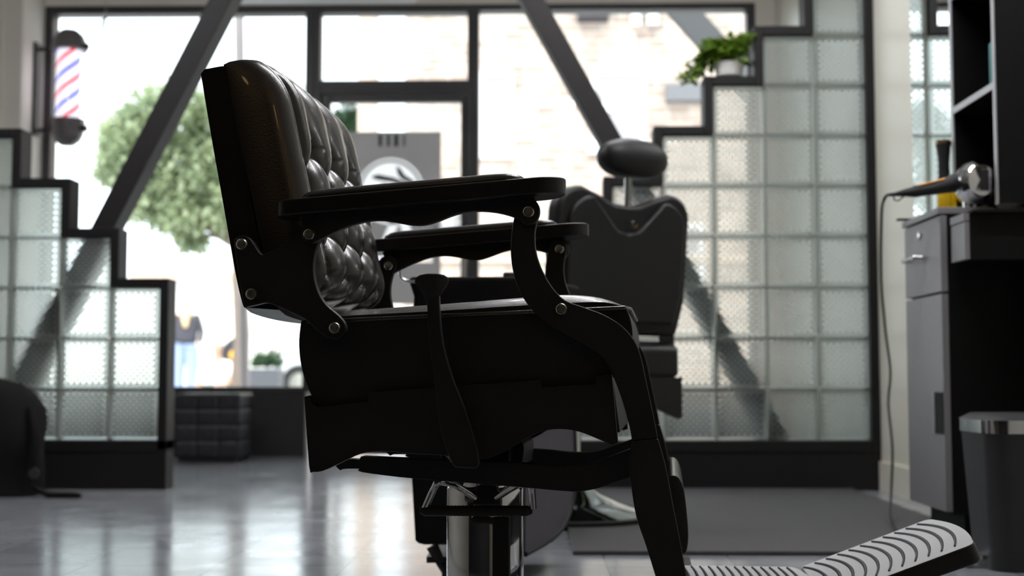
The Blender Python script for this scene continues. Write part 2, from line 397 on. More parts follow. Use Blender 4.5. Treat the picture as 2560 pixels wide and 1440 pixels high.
# the door: frame, stiles, rails, pane, pull bar
dr = empty('door_1', ((wx(785) + wx(1182)) / 2, YW, 0), kind='structure')
def dl(o): o.location = -dr.location; return o
f = MB(); a, b = YW - .03, YW + .08
f.box((wx(785), a, 0), (wx(803), b, wz(222))); f.box((wx(1166), a, 0), (wx(1182), b, wz(222))); f.box((wx(803), a, wz(234)), (wx(1166), b, wz(222)))
dl(f.build('door_frame', M['winframe'], dr, bevel=.004))
f = MB(); a, b = YW - .01, YW + .05; X0, X1, G0, G1 = wx(804), wx(1165), wx(826), wx(1152)
f.box((X0, a, .01), (G0, b, wz(236))); f.box((G1, a, .01), (X1, b, wz(236))); f.box((G0, a, wz(256)), (G1, b, wz(236))); f.box((G0, a, .01), (G1, b, .22))
dl(f.build('door_leaf', M['winframe'], dr, bevel=.006))
dl(box('door_pane', (G0, YW + .015, .22), (G1, YW + .021, wz(256)), M['glass'], dr))
pb = MB(); pb.tube([(G1 + .03, YW - .02, .95), (G1 + .03, YW - .06, .97), (G1 + .03, YW - .06, 1.2), (G1 + .03, YW - .02, 1.22)], .01)
dl(pb.build('door_handle', M['steel'], dr, smooth=60))

# poster on the door glass
yp = YW + .008
pc = at(972, 545, yp)
poster = empty('window_sticker', (pc.x, yp, at(970, 760, yp).z), label='grey rectangular sign with a round emblem and white lettering, stuck on the door glass', cat='sign')
def pl(o): o.location = -poster.location; return o
p0, p1 = at(845, 330, yp), at(1101, 760, yp)
sheet = pl(box('backing_sheet', (p0.x, yp, p1.z), (p1.x, yp + .004, p0.z), M['paper'], poster))
c = at(976, 478, yp); rad = (at(1060, 478, yp).x - at(892, 478, yp).x) / 2
e = MB().lathe([(rad, -.001), (rad, .001)], (c.x, yp - .002, c.z), 64, 'Y'); pl(e.build('emblem_disc', M['emblem'], poster))
def cut(tool):
    b_ = sheet.modifiers.new('cut', 'BOOLEAN'); b_.operation = 'DIFFERENCE'; b_.solver = 'EXACT'; b_.object = tool
cutter = pl(MB().lathe([(rad * .995, -.02), (rad * .995, .02)], (c.x, yp, c.z), 64, 'Y').build('cutter', M['paper'], poster)); cut(cutter)
e = MB(); n = 64
for (ra, rb) in ((rad * .93, rad * .86),):
    vs_ = []; 
    for j in range(n):
        a = 2 * math.pi * j / n
        vs_ += [(c.x + ra * math.cos(a), yp - .004, c.z + ra * math.sin(a)), (c.x + rb * math.cos(a), yp - .004, c.z + rb * math.sin(a))]
    e.add(vs_, [(2 * j, 2 * j + 1, (2 * j + 3) % (2 * n), (2 * j + 2) % (2 * n)) for j in range(n)])
pl(e.build('emblem_ring', M['inkgrey'], poster))
e = MB()
def blade(pts, y=yp - .0045):
    q = [at(px, py, y) for px, py in pts]; n = len(q)
    e.add(q, [tuple(range(n))]); 
blade([(930, 440), (945, 436), (985, 444), (1030, 462), (1024, 470), (980, 455), (945, 450), (932, 446)])
blade([(990, 415), (1000, 420), (1012, 438), (1035, 452), (1030, 460), (1003, 447), (994, 435)])
blade([(935, 470), (960, 458), (1000, 475), (1030, 500), (1020, 506), (985, 490), (955, 484)])
blade([(945, 520), (990, 500), (1015, 515), (985, 525)])
pl(e.build('emblem_blades', M['ink'], poster))
e = MB()
for (a, b) in ((946, 955), (967, 975), (985, 996), (1008, 1013)):
    e.box(tuple(at(a, 366, yp - .004)), tuple(at(b, 336, yp - .004) + Vector((0, .003, 0))))
pl(e.build('dark_slits', M['ink'], poster))
tp = at(975, 636, yp)
def textmesh(body, size, ext, off):
    tcv = bpy.data.curves.new('lettering', 'FONT'); tcv.body = body; tcv.size = size; tcv.extrude = ext; tcv.offset = off; tcv.align_x = 'CENTER'
    to = bpy.data.objects.new('lettering', tcv); link(to); bpy.context.view_layer.update()
    me = bpy.data.meshes.new_from_object(to.evaluated_get(bpy.context.evaluated_depsgraph_get())); bpy.data.objects.remove(to); return me
me = textmesh('SYAM', .36, .001, .010); me.materials.clear(); me.materials.append(M['emblem'])
to = bpy.data.objects.new('lettering', me); link(to, poster)
to.rotation_euler = (math.pi / 2, 0, 0); to.location = (tp.x - poster.location.x, -.002, tp.z - poster.location.z)
me = textmesh('SYAM', .36, .02, .009); me.materials.clear(); me.materials.append(M['paper'])
tc_ = bpy.data.objects.new('cutter', me); link(tc_, poster); tc_.rotation_euler = to.rotation_euler; tc_.location = to.location; cut(tc_)
e = MB()
for k in range(11):
    q = at(862 + k * 21, 642, yp); e.lathe([(.028, -.001), (.028, .001)], (q.x, yp - .003, q.z), 20, 'Y')
pl(e.build('scalloped_ribbon', M['emblem'], poster))
e = MB().box(tuple(at(855, 655, yp - .02)), tuple(at(1082, 640, yp + .02))); cb = pl(e.build('cutter', M['paper'], poster)); cut(cb)
# apply the cuts, drop the cutters
bpy.context.view_layer.update()
me = bpy.data.meshes.new_from_object(sheet.evaluated_get(bpy.context.evaluated_depsgraph_get())); sheet.modifiers.clear(); sheet.data = me
for o in (cutter, tc_, cb): bpy.data.objects.remove(o)

# ------------------------------------------------------------------ glass-block partitions, stepped
BP = .2; BD = .08; TH = .115; FW = .036
zb = at(1200, 1101, YP).z
zlist = lambda rows: zb + rows * BP
def partition(xr_px, ncols, rows, mirror, label, name='glass_block_partition'):
    """rows[k] = blocks stacked in column k counted from the inner end; mirror = +1 grows to the right, -1 to the left"""
    x0 = at(xr_px, 1101, YP).x
    root = empty(name, (x0, YP, 0), label=label, cat='partition')
    proto = None; mort = MB()
    for k in range(ncols):
        for r in range(rows[k]):
            xa = mirror * k * BP if mirror > 0 else -(k + 1) * BP
            loc = (xa + BP / 2, .018 + BD / 2, zb + r * BP + BP / 2)
            if proto is None:
                h = BP / 2 - .004
                proto = MB().box((-h, -BD / 2, -h), (h, BD / 2, h)).build('glass_block', M['block'], root, bevel=.008); proto.location = loc
            else:
                o = proto.copy(); COL.objects.link(o); o.parent = root; o.location = loc
            # grout strips on two sides of each block
            t = .003
            mort.box((xa - t, .03, zb + r * BP), (xa + t, .03 + BD * .7, zb + (r + 1) * BP))
            mort.box((xa + t, .03, zb + (r + 1) * BP - t), (xa + BP - t, .03 + BD * .7, zb + (r + 1) * BP + t))
    mort.build('grout', M['mortar'], root)
    # frame: a stepped band drawn as one outline, the inner edge runs along the glass
    fr = MB()
    def X(v): return v * mirror
    inner = FW
    top_prev = None
    seq = []
    for k in range(ncols):
        top = zb + rows[k] * BP
        xa, xb = k * BP, (k + 1) * BP
        lo = zb - .04 if k == 0 else zb + rows[k - 1] * BP
        # upright at the inner side of the column
        fr.box((min(X(xa - inner), X(xa)), 0, lo), (max(X(xa - inner), X(xa)), TH, top + inner * 1.0))
        nxt = xb - inner if k < ncols - 1 else xb
        fr.box((min(X(xa), X(nxt)), 0, top), (max(X(xa), X(nxt)), TH, top + inner))
    fr.box((min(X(-inner), X(ncols * BP)), 0, zb - .045), (max(X(-inner), X(ncols * BP)), TH, zb))
    fr.build('stepped_frame', M['frame'], root, bevel=.003)
    box('base_panel', (min(X(-inner), X(ncols * BP)), .004, 0), (max(X(-inner), X(ncols * BP)), TH - .004, zb - .045), M['frame'], root)
    return root
partition(392, 6, [3, 4, 5, 6, 7, 8], -1, 'stepped glass block partition with dark frame on the left, below the barber pole')
# right one: columns from the left (door side) to the wall; the last column reaches the ceiling
xc = at(2180, 1101, YP).x
x_in = xc - 7 * BP
cols = [3, 4, 5, 6, 7, 8, 11]
rp = None
def right_partition():
    root = empty('glass_block_partition', (x_in, YP, 0), label='tall stepped glass block partition with dark frame against the right wall, plant on its step', cat='partition')
    proto = None; mort = MB(); fr = MB()
    for k, n in enumerate(cols):
        xa = k * BP
        for r in range(n):
            loc = (xa + BP / 2, .018 + BD / 2, zb + r * BP + BP / 2)
            if proto is None:
                h = BP / 2 - .004; proto = MB().box((-h, -BD / 2, -h), (h, BD / 2, h)).build('glass_block', M['block'], root, bevel=.008); proto.location = loc
            else:
                o = proto.copy(); COL.objects.link(o); o.parent = root; o.location = loc
            t = .003
            mort.box((xa - t, .03, zb + r * BP), (xa + t, .03 + BD * .7, zb + (r + 1) * BP))
            mort.box((xa + t, .03, zb + (r + 1) * BP - t), (xa + BP - t, .03 + BD * .7, zb + (r + 1) * BP + t))
        top = zb + n * BP; lo = zb - .045 if k == 0 else zb + cols[k - 1] * BP
        fr.box((xa - FW, 0, lo), (xa, TH, top + FW)); nxt = xa + BP - FW if k < len(cols) - 1 else xa + BP
        fr.box((xa, 0, top), (nxt, TH, top + FW))
    W = len(cols) * BP; xr = XR - x_in - .001
    fr.box((-FW, 0, zb - .045), (W, TH, zb)); fr.box((W, 0, zb - .045), (xr, TH, ZC - .002))
    mort.build('grout', M['mortar'], root); fr.build('stepped_frame', M['frame'], root, bevel=.003)
    box('base_panel', (-FW, .004, 0), (xr, TH - .004, zb - .045), M['frame'], root)
    return root
right_partition()

# ------------------------------------------------------------------ diagonal braces behind the partitions
def brace(p_top, p_bot, Y, wpx_top, label):
    """square timber running from the floor to the ceiling; p_* = left edge pixels"""
    (xt, yt), (xb, yb) = p_top, p_bot
    T, B = at(xt, yt, Y), at(xb, yb, Y); T2 = at(xt + wpx_top, yt, Y)
    d = (T - B); s = d.x / d.z; wd = T2.x - T.x
    xa = B.x + s * (0 - B.z); xz = B.x + s * (ZC - B.z)
    root_loc = (xa, Y, 0)
    pts = [(0, 0), (wd, 0), (wd + xz - xa, ZC), (xz - xa, ZC)]
    o = MB().prism(pts, 0, .13).build('diagonal_brace', M['beam'], None, bevel=.004); o.location = root_loc
    return tag(o, label=label, cat='beam')
brace((521, 0), (223, 575), 5.32, 58, 'dark diagonal beam leaning right, rising behind the left glass block partition')
brace((1303, 0), (1506, 365), 5.32, 60, 'dark diagonal beam leaning left, rising behind the right glass block partition')

# ------------------------------------------------------------------ lamps of the room
def tube_lamp(x0, x1, y, z, label, lit=True, name='pendant_tube_lamp'):
    root = empty(name, ((x0 + x1) / 2, y, z), label=label, cat='lamp', group='tube lamps hung from the ceiling')
    h = (x1 - x0) / 2
    box('housing', (-h, -.06, .02), (h, .06, .07), M['white_paint'], root, bevel=.005)
    box('diffuser', (-h + .02, -.045, 0), (h - .02, .045, .019), M['ledglow'] if lit else M['white_paint'], root, bevel=.004)
    for sx in (-h * .8, h * .8): MB().tube([(sx, 0, .07), (sx, 0, ZC - z)], .003, 8).build('suspension_wire', M['steel'], root)
    return root
xa, xb = at(582, 0, 5.9).x, at(1046, 0, 5.9).x
tube_lamp(xa, xb, 5.9, at(900, 3, 5.9).z, 'pale tube lamp hanging at the top edge of the photo, between the two beams', lit=False)
for i, (x, y) in enumerate(((-1.9, 4.2), (.3, 4.5), (.72, 2.75))):
    tube_lamp(x - .6, x + .6, y, 2.55, 'tube lamp with white housing hung from the ceiling inside the shop')

for (x, y, z) in ((.95, -.9, 2.15), (-.9, -1.3, 2.2)):
    gl = empty('globe_lamp', (x, y, z), label='warm round globe lamp hung from the ceiling behind the near chair', cat='lamp', group='warm globe lamps')
    MB().lathe([(.09 * math.sin(math.pi * i / 16), -.09 * math.cos(math.pi * i / 16)) for i in range(17)], n=28).build('globe', M['globe'], gl, smooth=90)
    MB().tube([(0, 0, .09), (0, 0, ZC - z)], .006, 8).build('stem', M['powder'], gl)

# ------------------------------------------------------------------ barber pole
yb_ = 7.12
pc = at(171, 220, yb_)
pole = empty('barber_pole', (pc.x, yb_, at(171, 365, yb_).z), label='lit barber pole with red and blue stripes and dark domed ends on the left wall', cat='barber pole')
zr = lambda py: at(171, py, yb_).z - pole.location.z
px_m = yb_ / F
rg = 31 * px_m
g = MB().lathe([(rg, zr(300)), (rg, zr(124))], n=40).build('striped_cylinder', M['stripes'], pole, smooth=60)
rc = 43 * px_m
dome = [(.001, zr(74)), (rc * .45, zr(76)), (rc * .8, zr(88)), (rc * .97, zr(103)), (rc, zr(118)), (rc * 1.05, zr(122)), (rc * 1.05, zr(127)), (rc * .8, zr(128))]
MB().lathe(dome[::-1], n=40).build('top_dome', M['dome'], pole, smooth=40)
dome = [(.001, zr(366)), (rc * .4, zr(364)), (rc * .75, zr(352)), (rc * .93, zr(335)), (rc * .96, zr(312)), (rc * 1.0, zr(306)), (rc * 1.0, zr(299)), (rc * .7, zr(298))]
MB().lathe(dome, n=40).build('bottom_dome', M['dome'], pole, smooth=40)
for py in (118, 322):
    m_ = MB(); m_.tube([(0, 0, zr(py)), (-(pc.x - XL) + .012, .05, zr(py))], .011, 12); m_.lathe([(.02, -.01), (.02, .01)], (rc + .008, -.01, zr(py)), 16, 'X')
    m_.build('bracket_arm', M['powder'], pole, smooth=50)
xo = XL - pole.location.x
box('wall_plate', (xo + .001, .0, zr(335)), (xo + .02, .075, zr(104)), M['powder'], pole, bevel=.003)
# wire with a hook near the window top
hk = at(262, 60, 7.0)
m_ = MB(); m_.tube([(0, 0, .02), (.012, 0, .25), (.02, 0, ZC - hk.z)], .0015, 6)
root = empty('hanging_hook', hk, label='small dark hook hanging on a thin wire before the window top left', cat='hook')
m_.build('wire', M['steel'], root)
m_ = MB(); m_.tube([(.012, 0, .04), (-.006, 0, .02), (-.008, 0, -.02), (-.025, 0, -.045)], [.004, .011, .009, .004], 8); m_.build('hook', M['ink'], root, smooth=60)

# ------------------------------------------------------------------ plant on the step
Ypl = YP + .055
zstep = zb + 6 * BP + FW       # placeholder; set from the step under the photo's plant
stepz = zb + cols[4] * BP + FW
pp = at(1822, 180, Ypl)
plant = empty('potted_plant', (pp.x, Ypl, stepz), label='green trailing plant in a white pot on a step of the right partition', cat='plant')
sc_ = YP / F
MB().lathe([(.035, 0), (.05, .01), (.06, .055), (.064, .06), (.056, .06), (.05, .045), (.001, .043)], n=28).build('pot', M['pot'], plant, smooth=40)
MB().lathe([(.001, .047), (.05, .046)][::-1], n=20).build('soil', M['soil'], plant)
lv = MB(); st = MB()
def leaf(mb, p, d, L, W, up=Vector((0, 0, 1))):
    d = d.normalized(); s = d.cross(up)
    s = s.normalized() if s.length > .01 else Vector((1, 0, 0)); n = s.cross(d)
    q = [p, p + d * L * .35 + s * W * .5 + n * L * .06, p + d * L * .75 + s * W * .33, p + d * L - n * L * .12, p + d * L * .75 - s * W * .33, p + d * L * .35 - s * W * .5 + n * L * .06, p + d * L * .5 - n * .0]
    mb.add(q, [(0, 1, 6), (1, 2, 6), (2, 3, 6), (3, 4, 6), (4, 5, 6), (5, 0, 6)])
for i in range(44):
    a = random.uniform(0, 2 * math.pi); sx = random.uniform(-.19, .10) ; hgt = random.uniform(.0, .115) * (1 if sx > -.1 else .5)
    end = Vector((sx, random.uniform(-.06, .06), .05 + hgt - (0.09 if sx < -.12 else 0)))
    mid = Vector((end.x * .5, end.y * .5, .07 + hgt * .9))
    pts = smoothpoly([(0, 0, .045), tuple(mid), tuple(end)], 5, closed=False, keep=170)
    st.tube(pts, .0015, 5)
    for k in range(3, len(pts)):
        for _ in range(2):
            leaf(lv, Vector(pts[k]), Vector((random.uniform(-1, 1), random.uniform(-1, 1), random.uniform(-.5, .6))), random.uniform(.03, .055), random.uniform(.022, .036))
st.build('stem', M['plantleaf'], plant); lv.build('foliage', M['plantleaf'], plant, smooth=179)

# ------------------------------------------------------------------ ottoman under the window
y0 = 6.72
a, b = at(436, 980, y0), at(600, 980, y0)
ot = empty('tufted_ottoman', ((a.x + b.x) / 2, y0, 0), label='dark tufted cube ottoman under the left window', cat='ottoman')
hw = (b.x - a.x) / 2 + .0; ztop = at(520, 984, y0).z
def tuftbox(hw, dp, z0, z1):
    mb = MB(); N = 36
    def dz(u, v):  # grooves and buttons
        g = min(abs(((u * 3) % 1) - .5), .5); h = min(abs(((v * 4) % 1) - .5), .5)
        return -.008 * math.exp(-(min(.5 - g, 9) / .06) ** 2) - .008 * math.exp(-((.5 - h) / .06) ** 2) 
    def grid(P, n):
        vs_ = []; 
        for i in range(N + 1):
            for j in range(N + 1):
                u, v = i / N, j / N; vs_.append(P(u, v) + n * dz(u, v))
        mb.add(vs_, [(i * (N + 1) + j, (i + 1) * (N + 1) + j, (i + 1) * (N + 1) + j + 1, i * (N + 1) + j + 1) for i in range(N) for j in range(N)])
    grid(lambda u, v: Vector((-hw + 2 * hw * u, 0, z0 + (z1 - z0) * v)), Vector((0, -1, 0)))
    grid(lambda u, v: Vector((hw, dp * u, z0 + (z1 - z0) * v)), Vector((1, 0, 0)))
    grid(lambda u, v: Vector((-hw, dp * u, z0 + (z1 - z0) * v)), Vector((-1, 0, 0)))
    grid(lambda u, v: Vector((-hw + 2 * hw * u, dp * v, z1)), Vector((0, 0, 1)))
    grid(lambda u, v: Vector((-hw + 2 * hw * u, dp, z0 + (z1 - z0) * v)), Vector((0, 1, 0)))
    return mb
dep = .33
tuftbox(hw, dep, .03, ztop).build('upholstery', M['ottoman'], ot, smooth=60)
box('plinth', (-hw + .02, .02, 0), (hw - .02, dep - .02, .03), M['rubber'], ot)
bt = None
for i in range(3):
    for j in range(4):
        if bt is None: bt = MB().lathe([(.001, -.004), (.009, 0), (.009, .006)], (0, 0, 0), 10, 'Y').build('button', M['ottoman'], ot, smooth=60); o = bt
        else: o = bt.copy(); COL.objects.link(o); o.parent = ot
        o.location = (-hw + 2 * hw * (i + .5) / 3, -.002, .03 + (ztop - .03) * (j + .5) / 4)

# ------------------------------------------------------------------ floor mat
c1 = onfloor(1432, 1388); yb2 = YP - .02
o = box('floor_mat', (0, 0, 0), (XR - .12 - c1.x, yb2 - c1.y, .012), M['mat'], bevel=.004); o.location = (c1.x, c1.y, 0)
tag(o, label='large dark grey floor mat under the rear barber chair', cat='floor mat')

# ------------------------------------------------------------------ mirror on the right wall, base tiles
m0 = atX(2287, 300, XR)
mir = empty('wall_mirror', (XR, m0.y, .95), label='tall mirror on the right wall showing the glass blocks beside the shelf', cat='mirror')
box('mirror_glass', (-.010, -1.9, 0), (-.002, 0, 1.9), M['mirror'], mir)
struct(box('baseboard_right', (XR - .012, 3.9, 0), (XR, YP - .002, .115), M['creamtile'], bevel=.002))

# ------------------------------------------------------------------ right-hand cabinets
# tall drawer cabinet with grey front facing left
cb = onfloor(2275, 1325); Xc = cb.x - .012
yf, yn = atX(2262, 620, Xc).y, atX(2352, 620, Xc).y
zt1 = atX(2262, 570, Xc).z; zt2 = zt1 + .018
cab = empty('drawer_cabinet', (Xc, yn, 0), label='tall cabinet with grey drawer front and black side, against the right wall', cat='cabinet')
D = XR - Xc - .015; Wd = yf - yn
box('body', (.018, 0, .085), (D, Wd, zt1), M['blackcab'], cab)
box('plinth', (.05, .01, 0), (D, Wd - .03, .085), M['blackcab'], cab)
box('countertop', (-.005, 0, zt1), (D, Wd + .01, zt2), M['greycab'], cab, bevel=.002)
zdr = atX(2275, 748, Xc).z
d1 = box('drawer', (0, .002, zdr + .003), (.018, Wd, zt1 - .004), M['greycab'], cab, bevel=.0015)
hz = atX(2290, 650, Xc).z
MB().tube([(-.0, Wd * .45, hz), (-.025, Wd * .45, hz), (-.025, Wd * .8, hz), (0, Wd * .8, hz)], .006, 8).build('handle', M['chrome'], d1, smooth=60)
lz = atX(2302, 588, Xc).z
MB().lathe([(.011, 0), (.011, -.006), (.001, -.008)][::-1], (-.0, Wd * .55, lz), 20, 'X').build('lock', M['chrome'], d1, smooth=60)
d2 = box('door', (0, .002, .09), (.018, Wd, zdr - .003), M['greycab'], cab, bevel=.0015)
za, zbb = atX(2335, 980, Xc).z, atX(2335, 1082, Xc).z
m_ = MB(); hy0, hy1 = .005, Wd * .22
m_.box((-.002, hy0, zbb), (.001, hy1, za)); m_.build('recessed_pull', M['blackcab'], d2)
MB().box((-.006, hy1, zbb), (.001, hy1 + .006, za)).build('pull_edge', M['alu'], d2)
# worktop unit with the grey end and black apron
X2 = Xc + .018; ya, yb3 = atX(2378, 600, X2).y, atX(2413, 600, X2).y
z0_, z1_ = atX(2413, 648, X2).z, atX(2413, 532, X2).z
un = empty('worktop_unit', (X2, yb3, z0_), label='black worktop drawer unit with a narrow grey front, next to the tall cabinet', cat='cabinet')
Hh = z1_ - z0_
box('body', (.012, 0, 0), (XR - X2 - .015, ya - yb3, Hh), M['blackcab'], un)
box('grey_front', (0, .001, 0), (.012, ya - yb3, Hh - .022), M['greycab'], un, bevel=.001)
box('top_edge', (-.002, .001, Hh - .02), (.012, ya - yb3, Hh), M['greycab'], un, bevel=.001)
box('worktop', (.012, -.02, Hh), (XR - X2 - .015, ya - yb3 + .015, Hh + .006), M['blackcab'], un)
un_back = box('back_panel', (.2, 0, -z0_ + .0), (XR - X2 - .015, .02, 0), M['blackcab'], un)
ztop2 = z1_ + .006
# open shelf unit standing on the worktop
Xs = atX(2490, 520, 1.2).x
sy0, sy1 = atX(2491, 400, Xs).y, atX(2380, 400, Xs).y
zs0 = zt2 + .001
zshelf = atX(2385, 283, Xs).z
sh = empty('shelf_unit', (Xs, sy0, zs0), label='tall black open shelf unit with pale edge strips above the worktop', cat='shelf')
Ws = sy1 - sy0; Hs = 1.5; Ds = XR - Xs - .015
box('near_side', (.004, 0, 0), (Ds, .016, Hs), M['blackcab'], sh); box('far_side', (.004, Ws - .016, 0), (Ds, Ws, Hs), M['blackcab'], sh)
box('back_board', (Ds - .008, .016, 0), (Ds, Ws - .016, Hs), M['blackcab'], sh)
e = MB(); e.box((0, 0, 0), (.004, .016, Hs)); e.box((0, Ws - .016, 0), (.004, Ws, Hs)); e.build('edge_strip', M['alu'], sh)
zz0 = zshelf - zs0
for z_ in (zz0, zz0 + .33, zz0 + .66):
    s_ = box('shelf_board', (.004, .016, z_), (Ds - .008, Ws - .016, z_ + .018), M['blackcab'], sh)
    box('shelf_edge', (0, .016, z_), (.004, Ws - .016, z_ + .018), M['alu'], s_)
box('bottom_board', (.004, .016, 0), (Ds - .008, Ws - .016, .012), M['blackcab'], sh)
# things on the shelf
q = Vector((Xs + .03, sy0 + .05, zshelf + .0185))
tb = empty('shelf_bottle', q, label='small dark teal bottle on the shelf board', cat='bottle')
MB().lathe([(.022, 0), (.024, .005), (.024, .11), (.01, .125), (.01, .14), (.001, .14)], n=20).build('bottle_body', M['teal'], tb, smooth=40)
MB().lathe([(.012, .14), (.012, .165), (.001, .165)], n=16).build('cap', M['rubber'], tb, smooth=40)

# items on the counter
def yellow():
    Y = yn + .19; p = at(2367, 522, Y)
    r_ = empty('tonic_bottle', (p.x + .0, Y, zt2), label='bottle of bright yellow liquid on the counter under the hair dryer handle', cat='bottle')
    MB().lathe([(.024, 0), (.026, .004), (.026, .06), (.014, .075), (.012, .085), (.001, .085)], n=24).build('bottle_body', M['yellow'], r_, smooth=40)
    MB().lathe([(.014, .085), (.014, .10), (.001, .10)], n=20).build('cap', M['rubber'], r_, smooth=40)
yellow()
def hourglass():
    Y = yf - .03; p = at(2360, 430, Y); r_ = empty('neck_brush', (p.x, Y, zt2), label='tall black hourglass shaped brush standing on the counter before the mirror', cat='brush')
    ztp = at(2360, 352, Y).z - zt2
    k = Y / F
    MB().lathe([(.026, 0), (.026, .02), (15 * k, .06), (14 * k, ztp * .55), (14 * k, ztp * .75), (17 * k, ztp * .9), (20 * k, ztp - .006), (18 * k, ztp), (.001, ztp)], n=28).build('brush_body', M['rubber'], r_, smooth=40)
    MB().lathe([(20.5 * k, ztp - .010), (20.5 * k, ztp - .006)], n=28).build('rim_band', M['gold'], r_, smooth=40)
hourglass()
# hair dryer lying on the counter, handle over the edge
Yd = yn + .05
hd0 = at(2440, 460, Yd)
dry = empty('hair_dryer', (at(2430, 520, Yd).x, Yd, zt2), label='chrome hair dryer with black handle and copper trim on the counter edge', cat='hair dryer')
def dp(px, py, off=0): v = at(px, py, Yd + off); return v - dry.location
b_ = MB(); c_ = dp(2432, 460); k = Yd / F
b_.lathe([(.001, -.075), (38 * k, -.072), (52 * k, -.045), (55 * k, -.01), (50 * k, .03), (38 * k, .055), (24 * k, .075), (24 * k, .10)], (c_.x, c_.y, c_.z), 40, 'Y', sx=.86)
b_.build('barrel', M['chrome'], dry, smooth=50)
g_ = MB(); g_.box((c_.x - .005, c_.y - .076, c_.z - .028), (c_.x + .018, c_.y - .071, c_.z + .028)); g_.build('intake_grille', M['rubber'], dry, bevel=.003)
h_ = MB(); pts = [dp(2395, 455), dp(2360, 466), dp(2320, 474), dp(2285, 480), dp(2262, 482), dp(2235, 486), dp(2222, 487)]
h_.tube(pts, [26 * k, 18 * k, 15 * k, 14 * k, 10 * k, 5 * k, 4 * k], 14); h_.build('handle', M['rubber'], dry, smooth=60)
t_ = MB(); t_.tube([dp(2292, 464, -.012), dp(2325, 457, -.012), dp(2362, 447, -.012)], .0028, 8); t_.build('trim_strip', M['gold'], dry, smooth=60)
n_ = MB(); q1, q2 = dp(2405, 500), dp(2455, 500)
n_.lathe([(.025, 0), (.025, .03)], ((q1.x + q2.x) / 2, c_.y, 0.0), 24, 'Z'); n_.build('stand_ring', M['chrome'], dry, smooth=60)
cr = MB(); pts = [at(2219, 487, Yd), at(2210, 500, Yd), at(2204, 540, Yd + .2), at(2203, 700, Yd + .5), at(2214, 830, Yd + .7), at(2226, 930, Yd + .7), at(2221, 1010, Yd + .7), at(2231, 1120, Yd + .65), at(2228, 1230, Yd + .6), at(2226, 1290, Yd + .4), at(2240, 1325, Yd + .2)]
f0 = onfloor(2262, 1345); pts += [Vector((f0.x, f0.y, .008)), Vector((f0.x + .1, f0.y - .15, .008))]
pts2 = smoothpoly([tuple(p) for p in pts], 5, closed=False, keep=100)
MB().tube([Vector(p) - dry.location for p in pts2], .0042, 8).build('power_cord', M['rubber'], dry, smooth=60)
# loop of the cord guard
t_ = MB(); t_.tube([dp(x, y) for x, y in ((2233, 488), (2236, 500), (2246, 502), (2258, 492), (2268, 486))], .0022, 6); t_.build('hanging_loop', M['rubber'], dry, smooth=60)
# flat comb and clip on the counter end
o = box('comb', (-.03, 0, 0), (.06, .018, .006), M['rubber'], bevel=.002); o.location = (Xc - .0, yf - .04, zt2); tag(o, label='flat black comb on the far end of the grey countertop', cat='comb')
o = box('hair_clip', (0, 0, 0), (.05, .03, .012), M['rubber'], bevel=.004); o.location = (Xc + .05, yf - .07, zt2); tag(o, label='small black clip on the grey countertop before the tall brush', cat='clip')
bw = at(2530, 524, yb3 + .03)
o = MB().lathe([(.016, 0), (.02, .002), (.032, .022), (.030, .022), (.018, .005), (.001, .004)], n=24).build('steel_bowl', M['steel'], None, smooth=40)
o.location = (bw.x, yb3 + .05, ztop2); tag(o, label='small steel bowl on the black worktop at the right edge', cat='bowl')

# ------------------------------------------------------------------ pedal bin
bf = onfloor(2545, 1436); Yb = bf.y
bx = at(2560, 1200, Yb).x
hb = at(2560, 1052, Yb).z
bn = empty('pedal_bin', (bx + .03, Yb + .12, 0), label='dark grey pedal bin with steel rim beside the cabinet', cat='bin')
def taper(z0, z1, a0, a1, b0, b1, r=.05, n=8):
    mb = MB(); v = []
    for (z, a, b) in ((z0, a0, b0), (z1, a1, b1)):
        for cx, cy, st_ in ((a - r, b - r, 0), (-a + r, b - r, 1), (-a + r, -b + r, 2), (a - r, -b + r, 3)):
            for j in range(n + 1):
                an = math.pi / 2 * (st_ + j / n); v.append((cx + r * math.cos(an), cy + r * math.sin(an), z))
    m_ = len(v) // 2
    mb.add(v, [tuple(range(m_))[::-1], tuple(range(m_, 2 * m_))] + [(i, (i + 1) % m_, m_ + (i + 1) % m_, m_ + i) for i in range(m_)]); return mb
taper(.0, hb - .03, .088, .105, .10, .12).build('bin_body', M['plastic'], bn, smooth=40)
taper(hb - .03, hb, .108, .108, .122, .122).build('rim', M['chrome'], bn, smooth=40)
taper(hb, hb + .014, .112, .09, .12, .10).build('lid', M['plastic'], bn, smooth=40)
box('pedal', (-.14, -.03, .02), (-.09, .03, .03), M['chrome'], bn, bevel=.003)

